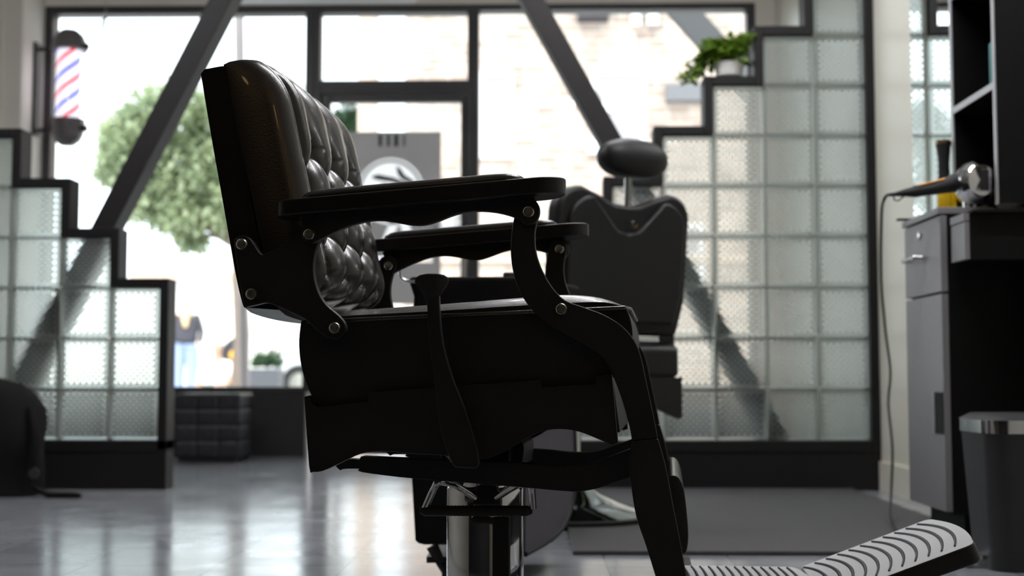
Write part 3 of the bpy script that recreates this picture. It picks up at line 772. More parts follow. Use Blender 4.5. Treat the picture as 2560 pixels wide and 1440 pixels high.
# ------------------------------------------------------------------ black bag at the left edge
bo = onfloor(20, 1245); bagY = bo.y
bag = empty('backpack', (at(-40, 1200, bagY).x, bagY + .12, 0), label='black backpack standing on the floor at the left edge before the partition', cat='bag')
k = (bagY) / F; bz = at(0, 945, bagY).z
prof = []
mb = MB(); NU, NV = 28, 20; v = []
for i in range(NV + 1):
    t = i / NV; z = bz * t; prof_r = (1 - max(0, (t - .55) / .45) ** 2.2) ** .5 if t > .55 else 1 - .05 * (1 - t / .55)
    for j in range(NU):
        a = 2 * math.pi * j / NU; ca, sa = math.cos(a), math.sin(a)
        sgn = lambda q: (abs(q) ** .6) * (1 if q >= 0 else -1)
        v.append((.165 * prof_r * sgn(ca) + .006 * math.sin(9 * t + 3 * a), .12 * prof_r * sgn(sa) + .005 * math.sin(11 * t), max(z, .001)))
mb.add(v, [(i * NU + j, i * NU + (j + 1) % NU, (i + 1) * NU + (j + 1) % NU, (i + 1) * NU + j) for i in range(NV) for j in range(NU)] + [tuple(range(NU))[::-1], tuple(range(NV * NU, (NV + 1) * NU))])
mb.build('bag_body', M['fabric'], bag, smooth=80)
mb = MB(); mb.tube([(.15, -.08, bz * .75), (.185, -.11, bz * .5), (.18, -.11, .14), (.16, -.1, .05)], [.014, .018, .014, .01], 8); mb.build('shoulder_strap', M['fabric'], bag, smooth=60)
mb = MB(); mb.tube([(.16, -.1, .045), (.24, -.13, .012), (.34, -.12, .010), (.36, -.13, .010)], [.01, .012, .012, .006], 8); mb.build('strap_end', M['fabric'], bag, smooth=60)
MB().lathe([(.02, -.004), (.02, .004)], (.185, -.125, .09), 12, 'Y').build('buckle', M['plastic'], bag)

# ================================================================== THE NEAR BARBER CHAIR
Lv = ray(1665, 940); Lv.z = 0; Lv.normalize()        # lateral axis of the chair, away from the camera
Fv = Vector((Lv.y, -Lv.x, 0))                        # its front, to the right
P0 = Vector((0, 0, CAMZ)) + ray(1047, 700) * 1.944
YN = -.29                                            # local lateral position of the near bolts
def hit(px, py, yl):
    """pixel -> chair plane at lateral position yl, world point"""
    r = ray(px, py); o = Vector((0, 0, CAMZ)); t = ((P0 + Lv * (yl - YN)) - o).dot(Lv) / r.dot(Lv)
    return o + r * t
C0 = hit(1213, 1300, 0.0); ORG = Vector((C0.x, C0.y, 0))
RZ = math.atan2(Fv.y, Fv.x)
def CP(px, py, yl):
    p = hit(px, py, yl) - ORG
    return (p.dot(Fv), p.z)
def CPS(pts, yl): return [CP(x, y, yl) for x, y in pts]
ch = empty('barber_chair', ORG, RZ, label='large black leather barber chair in side view with chrome column, nearest the camera', cat='barber chair')

def plate(name, pts, ya, yb, m, bevel=.002, both=True, k=3, keep=50, plane=None):
    q = smoothpoly(CPS(pts, ya if plane is None else plane), k, keep=keep)
    o = MB().prism(q, ya, yb).build(name, m, ch, bevel=bevel)
    if both: MB().prism(q, -yb, -ya).build(name, m, ch, bevel=bevel)
    return o
def bolt(px, py, y, r=.0092, name='bolt'):
    for s in (1, -1):
        x, z = CP(px, py, y)
        mb = MB()
        # outward head and, on the far side, an inward head as seen from here
        ys = y if s > 0 else -y
        if s > 0: mb.lathe([(.001, -.005), (.004, -.005), (.0045, -.0025), (.0075, -.0055), (r * .9, -.0045), (r, -.001), (r, .003)], (x, ys, z), 24, 'Y')
        else: mb.lathe([(.001, -.005), (.004, -.005), (.0045, -.0025), (.0075, -.0055), (r * .9, -.0045), (r, -.001), (r, .004)], (x, .266, z), 24, 'Y')
        mb.build(name, M['steel'], ch, smooth=35)

SIDE = [(585, 612), (590, 596), (603, 588), (618, 592), (632, 606), (645, 628), (655, 637), (700, 617), (737, 588), (757, 562), (785, 551), (801, 566), (803, 590), (793, 612), (784, 650), (784, 690), (795, 730), (815, 762), (845, 788), (862, 810), (863, 832), (848, 847), (826, 846), (800, 832), (765, 800), (730, 782), (692, 765), (665, 757), (640, 762), (612, 768), (603, 730)]
plate('side_plate', SIDE, -.284, -.268, M['powder'])
ARM = [(745, 540), (755, 560), (752, 582), (760, 602), (776, 609), (800, 598), (850, 574), (900, 557), (945, 551), (985, 555), (1030, 563), (1065, 562), (1100, 551), (1140, 536), (1185, 528), (1240, 531), (1290, 545), (1310, 562), (1335, 558), (1348, 538), (1347, 514), (1331, 492), (1312, 476), (1200, 480), (1000, 505)]
plate('arm_bracket', ARM, -.298, -.285, M['powder'])
STR = [(1300, 495), (1286, 540), (1278, 590), (1277, 640), (1285, 690), (1302, 735), (1330, 775), (1370, 810), (1430, 845), (1490, 880), (1520, 915), (1550, 985), (1572, 1060), (1580, 1102), (1645, 1096), (1632, 1030), (1615, 950), (1602, 890), (1585, 850), (1555, 815), (1510, 787), (1460, 768), (1412, 750), (1380, 718), (1355, 675), (1340, 630), (1337, 585), (1343, 550), (1347, 525), (1335, 500)]
plate('front_strut', STR, -.284, -.270, M['powder'])
LEG = [(1580, 1102), (1574, 1140), (1576, 1200), (1590, 1290), (1615, 1365), (1640, 1445), (1660, 1510), (1732, 1510), (1716, 1440), (1700, 1350), (1682, 1260), (1664, 1165), (1645, 1097)]
plate('leg_plate', LEG, -.286, -.268, M['powder'])
for (x, y, yy) in ((605, 611, -.285), (629, 735, -.285), (773, 586, -.299), (1321, 530, -.299), (837, 820, -.285), (1403, 773, -.285)): bolt(x, y, yy)

# armrests: paddle board plus upholstered pad
def paddle(x0, x1, zl, zr_, w0, w1, th, y_c, name, m, bevel, parent, crown=0):
    """plan outline with round ends, sheared so it climbs from zl to zr_"""
    n = 12; pl_ = []; L_ = x1 - x0
    for j in range(n + 1):
        a = -math.pi / 2 + math.pi * j / n; pl_.append((x1 - w1 + w1 * math.cos(a), w1 * math.sin(a)))
    pl_.append((x0 + L_ * .55, w1 * .95)); 
    for j in range(n + 1):
        a = math.pi / 2 + math.pi * j / n; pl_.append((x0 + w0 * .6 + w0 * .6 * math.cos(a), w0 * math.sin(a)))
    pl_.append((x0 + L_ * .55, -w1 * .95))
    def zz(x): return zl + (zr_ - zl) * (x - x0) / L_
    N = len(pl_); v = []; f = []
    rings = [(1, -th), (1, 0)]
    if crown: rings = [(.97, 0), (1, crown * .15), (.97, crown * .5), (.85, crown * .8), (.6, crown * .96), (.3, crown)]
    cx = (x0 + x1) / 2
    for s_, dz in rings:
        for (x, y) in pl_:
            xx = cx + (x - cx) * (1 - (1 - s_) * .35 if crown else 1); v.append((xx, y_c + y * s_, zz(xx) + dz))
    for r_ in range(len(rings) - 1):
        for i in range(N): f.append((r_ * N + i, r_ * N + (i + 1) % N, (r_ + 1) * N + (i + 1) % N, (r_ + 1) * N + i))
    f.append(tuple(range(N))[::-1]); f.append(tuple(range((len(rings) - 1) * N, len(rings) * N)))
    return mesh(name, v, f, m, parent, bevel=bevel, smooth=60 if crown else 0)
xl, zl = CP(697, 508, -.289); xr_, zr_ = CP(1410, 437, -.325)
pxl, pzl = CP(748, 503, -.31); pxr, pzr = CP(1308, 447, -.31)
sl = (zr_ - zl) / (xr_ - xl)
for s in (-1, 1):
    bd = paddle(xl, xr_, zl, zr_, .034, .040, .0245, s * .289, 'armrest_board', M['board'], .003, ch)
    x0_, x1_ = pxl, pxr
    pd = paddle(x0_, x1_, zl + sl * (x0_ - xl), zl + sl * (x1_ - xl), .026, .030, 0, s * .287, 'armrest_pad', M['leather'], 0, bd, crown=.014)

# seat
SEAT = [(752, 803), (747, 850), (750, 900), (762, 950), (780, 992), (800, 1020), (1500, 985), (1535, 940), (1562, 900), (1581, 850), (1578, 805), (1566, 768), (1540, 760), (1480, 754), (1300, 763), (1100, 776), (850, 790), (770, 797)]
plate('seat_box', SEAT, -.245, .245, M['leather_dull'], bevel=.006, both=False, keep=40)
TOP = [(762, 797), (790, 785), (850, 775), (1000, 765), (1100, 758), (1300, 742), (1400, 735), (1480, 739), (1530, 751), (1556, 762), (1540, 770), (1300, 774), (1100, 787), (850, 800), (780, 803)]
q = CPS(TOP, -.235)
# crowned seat cushion: profile swept laterally and falling away to both sides
def crowned(name, top_pts, y0, y1, zlow, m, r=.05, n=24):
    xs = [p[0] for p in top_pts]; v = []; f = []; K = len(top_pts)
    for j in range(n + 1):
        y = y0 + (y1 - y0) * j / n; d = min(y - y0, y1 - y); g_ = 1 - (1 - min(d / r, 1)) ** 2; g_ = max(g_, 0) ** .5
        for (x, z) in top_pts: v.append((x, y, zlow(x) + (z - zlow(x)) * (.25 + .75 * g_)))
    for j in range(n):
        for i in range(K - 1): f.append((j * K + i, j * K + i + 1, (j + 1) * K + i + 1, (j + 1) * K + i))
    b0 = len(v)
    for j in range(n + 1):
        y = y0 + (y1 - y0) * j / n
        for (x, z) in top_pts: v.append((x, y, zlow(x) - .012))
    for j in range(n):
        for i in range(K - 1): f.append((b0 + j * K + i, b0 + (j + 1) * K + i, b0 + (j + 1) * K + i + 1, b0 + j * K + i + 1))
    for i in range(K - 1):
        f.append((i, b0 + i, b0 + i + 1, i + 1)); f.append((n * K + i, n * K + i + 1, b0 + n * K + i + 1, b0 + n * K + i))
    for j in range(n):
        f.append((j * K, (j + 1) * K, b0 + (j + 1) * K, b0 + j * K)); e_ = K - 1; f.append((j * K + e_, b0 + j * K + e_, b0 + (j + 1) * K + e_, (j + 1) * K + e_))
    return mesh(name, v, f, m, ch, smooth=50)
tp_ = smoothpoly(CPS([(770, 795), (800, 783), (850, 774), (1000, 763), (1100, 756), (1300, 740), (1400, 732), (1480, 737), (1530, 750), (1553, 760)], -.243), 3, closed=False, keep=170)
xa_, za_ = CP(770, 798, -.245); xb_, zb_ = CP(1553, 763, -.245)
zl_ = lambda x: za_ + (zb_ - za_) * (x - xa_) / (xb_ - xa_)
crowned('seat_cushion', tp_, -.243, .243, zl_, M['leather'])
# piping around the seat edge
pip = MB(); zz_ = lambda x: zl_(x) - .004
ring = [(xa_, -.246, zz_(xa_)), (0, -.246, zz_(0)), (xb_ + .005, -.246, zz_(xb_)), (xb_ + .012, -.2, zz_(xb_)), (xb_ + .012, .2, zz_(xb_)), (xb_ + .005, .246, zz_(xb_)), (0, .246, zz_(0)), (xa_, .246, zz_(xa_))]
pip.tube(ring, .0035, 8, close=True); pip.build('seat_piping', M['leather'], ch, smooth=60)
# apron boards round the seat
APR = [(760, 992), (775, 988), (778, 1010), (800, 1017), (920, 1004), (921, 981), (1100, 968), (1350, 950), (1353, 968), (1489, 961), (1490, 941), (1530, 935), (1545, 1108), (1530, 1112), (1500, 1100), (1450, 1080), (1400, 1073), (1350, 1080), (1310, 1100), (1250, 1135), (1200, 1148), (1100, 1138), (1035, 1135), (960, 1128), (900, 1135), (850, 1158), (805, 1178), (780, 1180), (772, 1165)]
plate('apron_board', APR, -.262, -.246, M['powder'], keep=35)
fx, fz0 = CP(1530, 937, -.262); fx2, fz1 = CP(1546, 1100, -.262)
mb = MB(); mb.prism([(fx - .012, fz0), (fx, fz0), (fx2 + .002, fz1 + .01), (fx2 - .012, fz1 + .01)], -.246, .246); mb.build('front_apron', M['powder'], ch, bevel=.002)
bxx, bz0 = CP(760, 992, -.262); bx2, bz1 = CP(772, 1160, -.262)
mb = MB(); mb.prism([(bxx, bz0), (bxx + .012, bz0), (bx2 + .012, bz1 + .03), (bx2, bz1 + .03)], -.246, .246); mb.build('rear_apron', M['powder'], ch, bevel=.002)

# backrest shell
SH = [(502, 184), (512, 173), (556, 165), (566, 168), (578, 240), (612, 420), (655, 640), (690, 762), (700, 775), (612, 769), (606, 758), (590, 690), (560, 520), (528, 340)]
q = smoothpoly(CPS(SH, -.245), 3, keep=35); n = len(q); v = []; NS = 16
zmin = min(p[1] for p in q); zmid = zmin + .045
for j in range(NS + 1):
    y = -.245 + .49 * j / NS; sag = .013 * max(0, 1 - (y / .245) ** 2) ** .5
    for (x, z) in q: v.append((x, y, z - sag * max(0, min(1, (zmid - z) / .03))))
f = [tuple(range(n)), tuple(range(NS * n + n - 1, NS * n - 1, -1))] + [(j * n + i, j * n + (i + 1) % n, (j + 1) * n + (i + 1) % n, (j + 1) * n + i) for j in range(NS) for i in range(n)]
mesh('backrest_shell', v, f, M['board'], ch, smooth=35)
# tufted cushion
B1 = Vector(CP(688, 742, -.245)); B0 = Vector(CP(566, 170, -.245))
Uv = (B0 - B1); HH = Uv.length; Uv.normalize(); Nv = Vector((Uv[1], -Uv[0]))
if Nv[0] < 0: Nv = -Nv
EX = .023
def rnd(d, r): t = max(0, min(d / r, 1)); return (1 - (1 - t) ** 2) ** .5
su, sv = .060, .066
VT = HH - .122                                         # row of the topmost buttons
def thick(u, v):
    du = .243 - abs(u); dv = HH + EX - v
    side = .030 * rnd(du, .006) + (.046 * rnd(du - .002, .05) if du > .002 else 0) + .012 * rnd(du, .2)
    gt = rnd(dv, .10); gb = rnd(v + .01, .05)
    T = side * gt * (.4 + .6 * gb) + .004
    # bolster crease
    cw = .009; cre = math.exp(-((abs(u) - .196) / cw) ** 2) * min(1, max(0, dv / .06))
    inz = 1 / (1 + math.exp((abs(u) - .196) / .006))
    vv = (v - VT) / sv; uu = u / su
    if vv <= 0:
        a_ = (uu + vv * 1.0) / 1.0; b_ = (uu - vv)
        A_ = abs(math.sin(math.pi * (uu + vv) / 2)); B_ = abs(math.sin(math.pi * (uu - vv) / 2))
        puff = (A_ * B_) ** .5
    else:
        fade = max(0, 1 - vv / 1.7) ** .5
        A_ = abs(math.sin(math.pi * uu / 2)) ; puff0 = A_ ** .5
        puff = 1 - (1 - puff0) * fade
    dep_ = .027 * (1 - puff) * inz * rnd(dv, .1)
    # button pull
    bt_ = 0
    best = 9
    for r_ in range(0, 9):
        vr = VT - r_ * sv
        off = 0 if r_ % 2 == 0 else su
        ku = round((u - off) / (2 * su)); uc = off + ku * 2 * su
        if abs(uc) < .185: best = min(best, math.hypot(u - uc, v - vr))
    bt_ = .022 * math.exp(-(best / .017) ** 2)
    return max(T - dep_ * 1.0 - bt_ * inz - .016 * cre, .006)
NU, NVv = 120, 150
v = []; f = []
for i in range(NVv + 1):
    vv = -.01 + (HH + .010 + EX) * i / NVv
    for j in range(NU + 1):
        u = -.243 + .486 * j / NU; T = thick(u, vv)
        dv_t = HH + EX - vv; drop = .016 * max(0, 1 - dv_t / .06) * (1 - min(T / .045, 1)) ** 1.0
        x, z = (B1 + Uv * (vv - drop) + Nv * T); v.append((x, u, z))
W_ = NU + 1
for i in range(NVv):
    for j in range(NU): f.append((i * W_ + j, i * W_ + j + 1, (i + 1) * W_ + j + 1, (i + 1) * W_ + j))
# side walls back to the shell
def wall(idx):
    base = len(v)
    for k_ in idx:
        x, y, z = v[k_]; i = k_ // W_; vv = -.01 + (HH + .010 + EX) * i / NVv; p = B1 + Uv * (vv - .016 * max(0, 1 - (HH + EX - vv) / .06)) - Nv * .004; v.append((p[0], y, p[1]))
    for a in range(len(idx) - 1): f.append((idx[a], base + a, base + a + 1, idx[a + 1]))
wall([i * W_ for i in range(NVv + 1)]); wall([i * W_ + NU for i in range(NVv + 1)]); wall(list(range(W_))); wall([NVv * W_ + j for j in range(W_)])
cu = mesh('tufted_cushion', v, f, M['leather'], ch, smooth=70)
nb = None
for r_ in range(0, 8):
    vr = VT - r_ * sv; off = 0 if r_ % 2 == 0 else su
    for k_ in range(-2, 3):
        uc = off + k_ * 2 * su
        if abs(uc) < .185 and vr > .02:
            T = thick(uc, vr); p = B1 + Uv * vr + Nv * (T + .002)
            if nb is None:
                nb = MB().lathe([(.001, .006), (.005, .005), (.0075, .002), (.008, -.004)][::-1], n=16).build('button', M['leather'], cu, smooth=60); o = nb
            else:
                o = nb.copy(); COL.objects.link(o); o.parent = cu
            o.location = (p[0], uc, p[1]); o.rotation_euler = (0, math.atan2(Nv[0], Nv[1]), 0)
# recline lever and knob
LEV = [(1066, 735), (1098, 735), (1100, 790), (1108, 860), (1130, 940), (1165, 1030), (1190, 1110), (1197, 1158), (1188, 1172), (1137, 1168), (1125, 1148), (1102, 1080), (1088, 980), (1072, 850)]
lev = plate('recline_lever', LEV, -.312, -.300, M['powder'], both=False, bevel=.003)
kx, kz = CP(1081, 762, -.306)
kk = 1.93 / F
mb = MB().lathe([(16 * kk, 0), (17 * kk, 10 * kk), (24 * kk, 26 * kk), (36 * kk, 44 * kk), (43 * kk, 56 * kk), (42 * kk, 66 * kk), (32 * kk, 74 * kk), (14 * kk, 78 * kk), (.001, 78.5 * kk)], (kx - .001, -.306, kz), 28, 'Z', sy=.5)
mb.build('lever_knob', M['rubber'], lev, smooth=60)
mb = MB(); pts = []
a0, a1 = Vector((CP(1090, 1105, -.25)[0], -.20, CP(1090, 1105, -.25)[1])), Vector((CP(1128, 1150, -.25)[0], -.20, CP(1128, 1150, -.25)[1]))
dd = (a1 - a0); t1 = dd.normalized(); u1 = t1.cross(Vector((0, 1, 0))).normalized(); w1 = Vector((0, 1, 0))
for i in range(12 * 12):
    a = 2 * math.pi * i / 12; pts.append(a0 + dd * (i / 144) + (u1 * math.cos(a) + w1 * math.sin(a)) * .010)
mb.tube(pts, .0014, 6); mb.build('return_spring', M['steel'], ch, smooth=60)
# linkage bar to the footrest
BAR = [(838, 1152), (846, 1146), (858, 1150), (870, 1148), (898, 1150), (902, 1141), (1100, 1150), (1300, 1158), (1375, 1166), (1440, 1166), (1480, 1158), (1530, 1140), (1577, 1122), (1577, 1192), (1530, 1208), (1490, 1222), (1445, 1229), (1400, 1227), (1300, 1218), (1130, 1204), (1000, 1193), (903, 1180), (898, 1172), (862, 1172), (850, 1176), (840, 1166)]
plate('linkage_bar', BAR, -.20, -.17, M['powder'], both=True, bevel=.002)
plate('support_wedge', [(1125, 1110), (1300, 1100), (1310, 1120), (1305, 1165), (1200, 1175), (1130, 1168)], -.08, .08, M['powder'], both=False)
box('seat_mount', (-.055, -.12, CP(1213, 1150, 0)[1]), (.055, .12, CP(1213, 1110, 0)[1]), M['powder'], ch, bevel=.003)
# column, base
zc_top = CP(1213, 1196, 0)[1]; zc_ring = CP(1213, 1215, 0)[1]
MB().lathe([(.064, .07), (.064, zc_ring - .004), (.062, zc_ring), (.055, zc_ring + .002)], n=64).build('column_cover', M['chrome'], ch, smooth=40)
MB().lathe([(.036, zc_ring), (.036, CP(1213, 1112, 0)[1])], n=48).build('piston', M['chrome'], ch, smooth=40)
MB().lathe([(.30, 0), (.302, .012), (.29, .022), (.2, .045), (.12, .062), (.085, .075), (.066, .095), (.064, .10)], n=64).build('base_disc', M['chrome'], ch, smooth=40)
# foot pump: chrome loop with ribbed rubber grip
yg = -.16
def g3(px, py, y=yg): x, z = CP(px, py, y); return (x, y, z)
mb = MB(); mb.tube(smoothpoly([g3(1190, 1245, -.07), g3(1140, 1215, -.1), g3(1100, 1205), g3(1085, 1222), g3(1062, 1272)], 4, closed=False, keep=170), .0055, 10)
mb.tube(smoothpoly([g3(1240, 1245, -.07), g3(1290, 1215, -.1), g3(1326, 1205), g3(1330, 1225), g3(1333, 1272)], 4, closed=False, keep=170), .0055, 10)
mb.build('pump_loop', M['chrome'], ch, smooth=60)
mb = MB(); pts = []; rr = []
for i in range(61):
    t = i / 60; p = Vector(g3(1049, 1277)).lerp(Vector(g3(1331, 1277)), t); pts.append(p); rr.append((.0078 + .0006 * (i % 2)) * (min(1, .5 + 12 * min(t, 1 - t))))
mb.tube(pts, rr, 12); mb.build('pump_grip', M['rubber'], ch, smooth=30)
plate('pump_bracket', [(1192, 1215), (1240, 1215), (1248, 1240), (1252, 1262), (1180, 1262), (1190, 1235)], -.075, -.05, M['rubber'], both=False)
MB().box((.02, -.063, 0.1), (.048, -.045, CP(1250, 1262, -.07)[1] - .02)).build('column_slot_reflection', M['rubber'], ch, bevel=.003)  # black strip for the slot plus a dark reflection painted onto the chrome
# calf pad
PAD = [(1674, 1192), (1682, 1188), (1697, 1195), (1710, 1225), (1718, 1290), (1721, 1345), (1716, 1380), (1704, 1386), (1696, 1370), (1684, 1290), (1673, 1215)]
plate('calf_pad', PAD, -.22, .22, M['leather'], both=False, bevel=.008, keep=70)
# footrest: flat plate, tilted toe plate, both ribbed
Yf0 = -.17; wf = .17
xA, zA = CP(1700, 1500, -wf); zflat = .112
xB, zB = CP(2052, 1486, -wf); xT, zT = CP(2444, 1354, -wf)
zB = zflat
def ribbed(name, p0, p1, n_r, th0, th1, parent, bow=.035, start=.06, wf=wf):
    p0, p1 = Vector(p0), Vector(p1); d = p1 - p0; L_ = d.length; d.normalize(); nn = Vector((-d[1], d[0]))
    m0 = MB()
    # slab with rounded far end in plan
    K = 16; pl_ = [(0, -wf), (0, wf)]
    pl_ = [(0, -wf)] + [(L_ - .018 + .018 * math.cos(a) - 0, -wf + .03 + .03 * math.sin(a)) for a in [(-math.pi / 2) + math.pi / 2 * j / 5 for j in range(6)]]
    mid = [(L_ + .012 * (1 - (t * 2 - 1) ** 2), -wf + .03 + (2 * wf - .06) * t) for t in [j / 10 for j in range(1, 10)]]
    pl_ += mid + [(L_ - .018 + .018 * math.cos(a), wf - .03 + .03 * math.sin(a)) for a in [math.pi / 2 * j / 5 for j in range(6)]] + [(0, wf)]
    N = len(pl_); v_ = []
    for dz in (0, 1):
        for (s_, y_) in pl_:
            th = th0 + (th1 - th0) * s_ / L_; q_ = p0 + d * s_ - nn * th * dz; v_.append((q_[0], y_, q_[1]))
    ff = [tuple(range(N)), tuple(range(2 * N - 1, N - 1, -1))] + [(i, (i + 1) % N, N + (i + 1) % N, N + i) for i in range(N)]
    o = mesh(name, v_, ff, [M['white_plate'], M['board']], parent, bevel=.004)
    for p_ in o.data.polygons:
        if abs(p_.normal.x * nn[0] + p_.normal.z * nn[1]) < .8 or (p_.normal.x * nn[0] + p_.normal.z * nn[1]) < 0: p_.material_index = 1
    rb = MB()
    for r_ in range(n_r):
        s0 = L_ * (start + (1 - start - .08) * r_ / max(1, n_r - 1)); J = 14; vv_ = []
        for j in range(J + 1):
            t = j / J; y_ = -wf * .86 + 1.72 * wf * t; c_ = s0 - bow * ((2 * t - 1) ** 2) * .6 + bow * .3; wd_ = .0016 + .0014 * math.sin(math.pi * t)
            for (ds, h) in ((-wd_, .0004), (-wd_ * .5, .0026), (wd_ * .5, .0026), (wd_, .0004)):
                q_ = p0 + d * min(max(c_ + ds, .002), L_ - .004) + nn * h; vv_.append((q_[0], y_, q_[1]))
        rb.add(vv_, [(j * 4 + i, j * 4 + i + 1, (j + 1) * 4 + i + 1, (j + 1) * 4 + i) for j in range(J) for i in range(3)])
    rb.build('grip_ribs', M['plastic'], o, smooth=60)
    return o
ribbed('foot_plate', (xA, zflat), (xB, zflat), 13, .02, .02, ch, bow=.015)
ribbed('toe_plate', (xB + .004, zflat), (xT, zT), 11, .024, .030, ch)
for s in (-1, 1):
    x0_, _ = CP(1690, 1500, -.28)
    box('footrest_bracket', (x0_ - .03, s * .275 if s < 0 else .16, .075), (x0_ + .03, -.16 if s < 0 else .275, .112), M['powder'], ch, bevel=.003)

# ================================================================== THE REAR BARBER CHAIR
Yr = 4.08; cr_ = at(1418, 1180, Yr)
c2 = empty('barber_chair', (cr_.x, Yr, 0.012), 0, label='black barber chair with headrest seen from behind on the grey mat', cat='barber chair')
th = R(127)                                         # the seat faces away and to the left
c2.rotation_euler = (0, 0, th)
# local: +x front of the chair, y to its left
def c2w(px, py, Y):
    p = at(px, py, Y) - c2.location; return Matrix.Rotation(-th, 3, 'Z') @ p
bk = c2w(1580, 700, 3.88); xb0 = bk.x; yb0 = 0
kz = 3.88 / F
zz2 = lambda py: at(1575, py, 3.88).z - .012
zlo, zhi = zz2(838), zz2(478)
wB = .255
def backpoly(w_, z0, z1, dip, n=10, s=1.0, taper_=.9):
    pts = [(-w_ * taper_, z0), (w_ * taper_, z0), (w_, z0 + (z1 - z0) * .25), (w_, z1 - .09)]
    for j in range(n + 1):
        a = math.pi / 2 * j / n * 1.0; pts.append((w_ - .085 + .085 * math.cos(a), z1 - .075 + .075 * math.sin(a)))
    pts += [(w_ * .4, z1 - dip * .45), (w_ * .18, z1 - dip * .92), (0, z1 - dip), (-w_ * .18, z1 - dip * .92), (-w_ * .4, z1 - dip * .45)]
    for j in range(n + 1):
        a = math.pi / 2 + math.pi / 2 * j / n; pts.append((-w_ + .085 + .085 * math.cos(a), z1 - .075 + .075 * math.sin(a)))
    pts += [(-w_, z1 - .09), (-w_, z0 + (z1 - z0) * .25)]
    return pts
def extrudeX(pts, x0, x1, name, m, parent, bevel=.01, seg=3, lean=0):
    n = len(pts); v_ = [(x0 - lean * z, y, z) for y, z in pts] + [(x1 - lean * z, y, z) for y, z in pts]
    return mesh(name, v_, [tuple(range(n)), tuple(range(2 * n - 1, n - 1, -1))] + [(i, (i + 1) % n, n + (i + 1) % n, n + i) for i in range(n)], m, parent, bevel=bevel, seg=seg)
le = .10
xs0 = xb0 + le * (zlo + zhi) / 2
bs = extrudeX(backpoly(wB, zlo, zhi, .045), xs0 - .0, xs0 + .06, 'backrest', M['leather_dull'], c2, .018, 4, le)
extrudeX(backpoly(wB * .87, zlo + .035, zhi - .03, .10), xs0 - .016, xs0 + .006, 'back_panel', M['leather_dull'], bs, .010, 4, le)
bz2 = zz2(557)
MB().lathe([(.011, -.012), (.013, -.006), (.013, 0)], (xs0 - .016 - le * bz2, -.01, bz2 - .01), 20, 'X').build('bolt', M['chrome'], bs, smooth=40)
m_ = MB()
zh0, zh1 = zz2(490), zz2(430)
m_.tube([(xs0 + .02 - le * zh0, -.012, zh0 - .06), (xs0 + .02 - le * zh1, -.012, zh1)], .011, 16)
m_.build('headrest_post', M['chrome'], c2, smooth=60)
hz0, hz1 = zz2(447), zz2(350)
def superell(cx, cy, cz, a, b, c_, n1=.55, n=28, m__=16):
    v_ = []; sg = lambda q, e_: (abs(q) ** e_) * (1 if q >= 0 else -1)
    for i in range(m__ + 1):
        p = -math.pi / 2 + math.pi * i / m__
        for j in range(n):
            t = 2 * math.pi * j / n; v_.append((cx + a * sg(math.cos(p), n1) * sg(math.cos(t), n1), cy + b * sg(math.cos(p), n1) * sg(math.sin(t), n1), cz + c_ * sg(math.sin(p), n1 + .25)))
    return v_, [(i * n + j, i * n + (j + 1) % n, (i + 1) * n + (j + 1) % n, (i + 1) * n + j) for i in range(m__) for j in range(n)]
v_, f_ = superell(xs0 + .02 - le * hz0, 0, (hz0 + hz1) / 2, .055, .122, (hz1 - hz0) / 2, .7)
v_ = [Vector(p) + Vector((0, -.03, 0)) for p in v_]
mesh('headrest', v_, f_, M['leather_dull'], c2, smooth=80)
# seat, apron, arms, column, base
zse = zz2(850)
SE = [(xs0 - .06, zse - .11), (xs0 + .43, zse - .10), (xs0 + .46, zse - .05), (xs0 + .44, zse + .01), (xs0 - .02, zse + .0), (xs0 - .06, zse - .02)]
def prismY(pts, y0, y1, name, m, parent, bevel=.01): return MB().prism(pts, y0, y1).build(name, m, parent, bevel=bevel, seg=3)
prismY(SE, -.235, .235, 'seat', M['leather_dull'], c2, .015)
AP = [(xs0 - .055, zse - .11), (xs0 + .42, zse - .10), (xs0 + .43, zse - .22), (xs0 + .36, zse - .20), (xs0 + .26, zse - .17), (xs0 + .12, zse - .185), (xs0 + .02, zse - .20), (xs0 - .035, zse - .235), (xs0 - .055, zse - .235)]
for s in (-1, 1): prismY(AP, s * .24 - .008, s * .24 + .008, 'apron_board', M['powder'], c2, .002)
RA = [(-.235, zse - .11), (.235, zse - .11), (.235, zse - .235), (.19, zse - .22), (.12, zse - .195), (0, zse - .185), (-.12, zse - .195), (-.19, zse - .22), (-.235, zse - .235)]
extrudeX(RA, xs0 - .055, xs0 - .04, 'rear_apron', M['powder'], c2, .002)
for s in (-1, 1):
    AR = [(xs0 + .0, zse - .03), (xs0 + .05, zse - .06), (xs0 + .07, zse + .08), (xs0 + .12, zse + .11), (xs0 + .3, zse + .115), (xs0 + .33, zse + .1), (xs0 + .30, zse - .03), (xs0 + .36, zse - .03), (xs0 + .38, zse + .1), (xs0 + .36, zse + .15), (xs0 + .02, zse + .14), (xs0 - .0, zse + .08)]
    ab = prismY(AR, s * .262 - .007, s * .262 + .007, 'arm_bracket', M['powder'], c2, .003)
    pd = paddle(xs0 - .02, xs0 + .42, zse + .175, zse + .195, .03, .034, .03, s * .262, 'armrest_board', M['board'], .004, c2)
MB().lathe([(.043, .06), (.043, zse - .2)], n=48).build('column_cover', M['chrome'], c2, smooth=40)
MB().box((-.1, -.1, zse - .2), (.12, .1, zse - .11)).build('seat_mount', M['powder'], c2, bevel=.004)
MB().lathe([(.255, 0), (.262, .008), (.25, .018), (.16, .045), (.10, .07), (.06, .10), (.045, .13), (.043, .13)], n=64).build('base_disc', M['chrome'], c2, smooth=40)
MB().lathe([(.272, 0.0005), (.274, .012), (.262, .014)], n=64).build('rubber_rim', M['rubber'], c2, smooth=40)
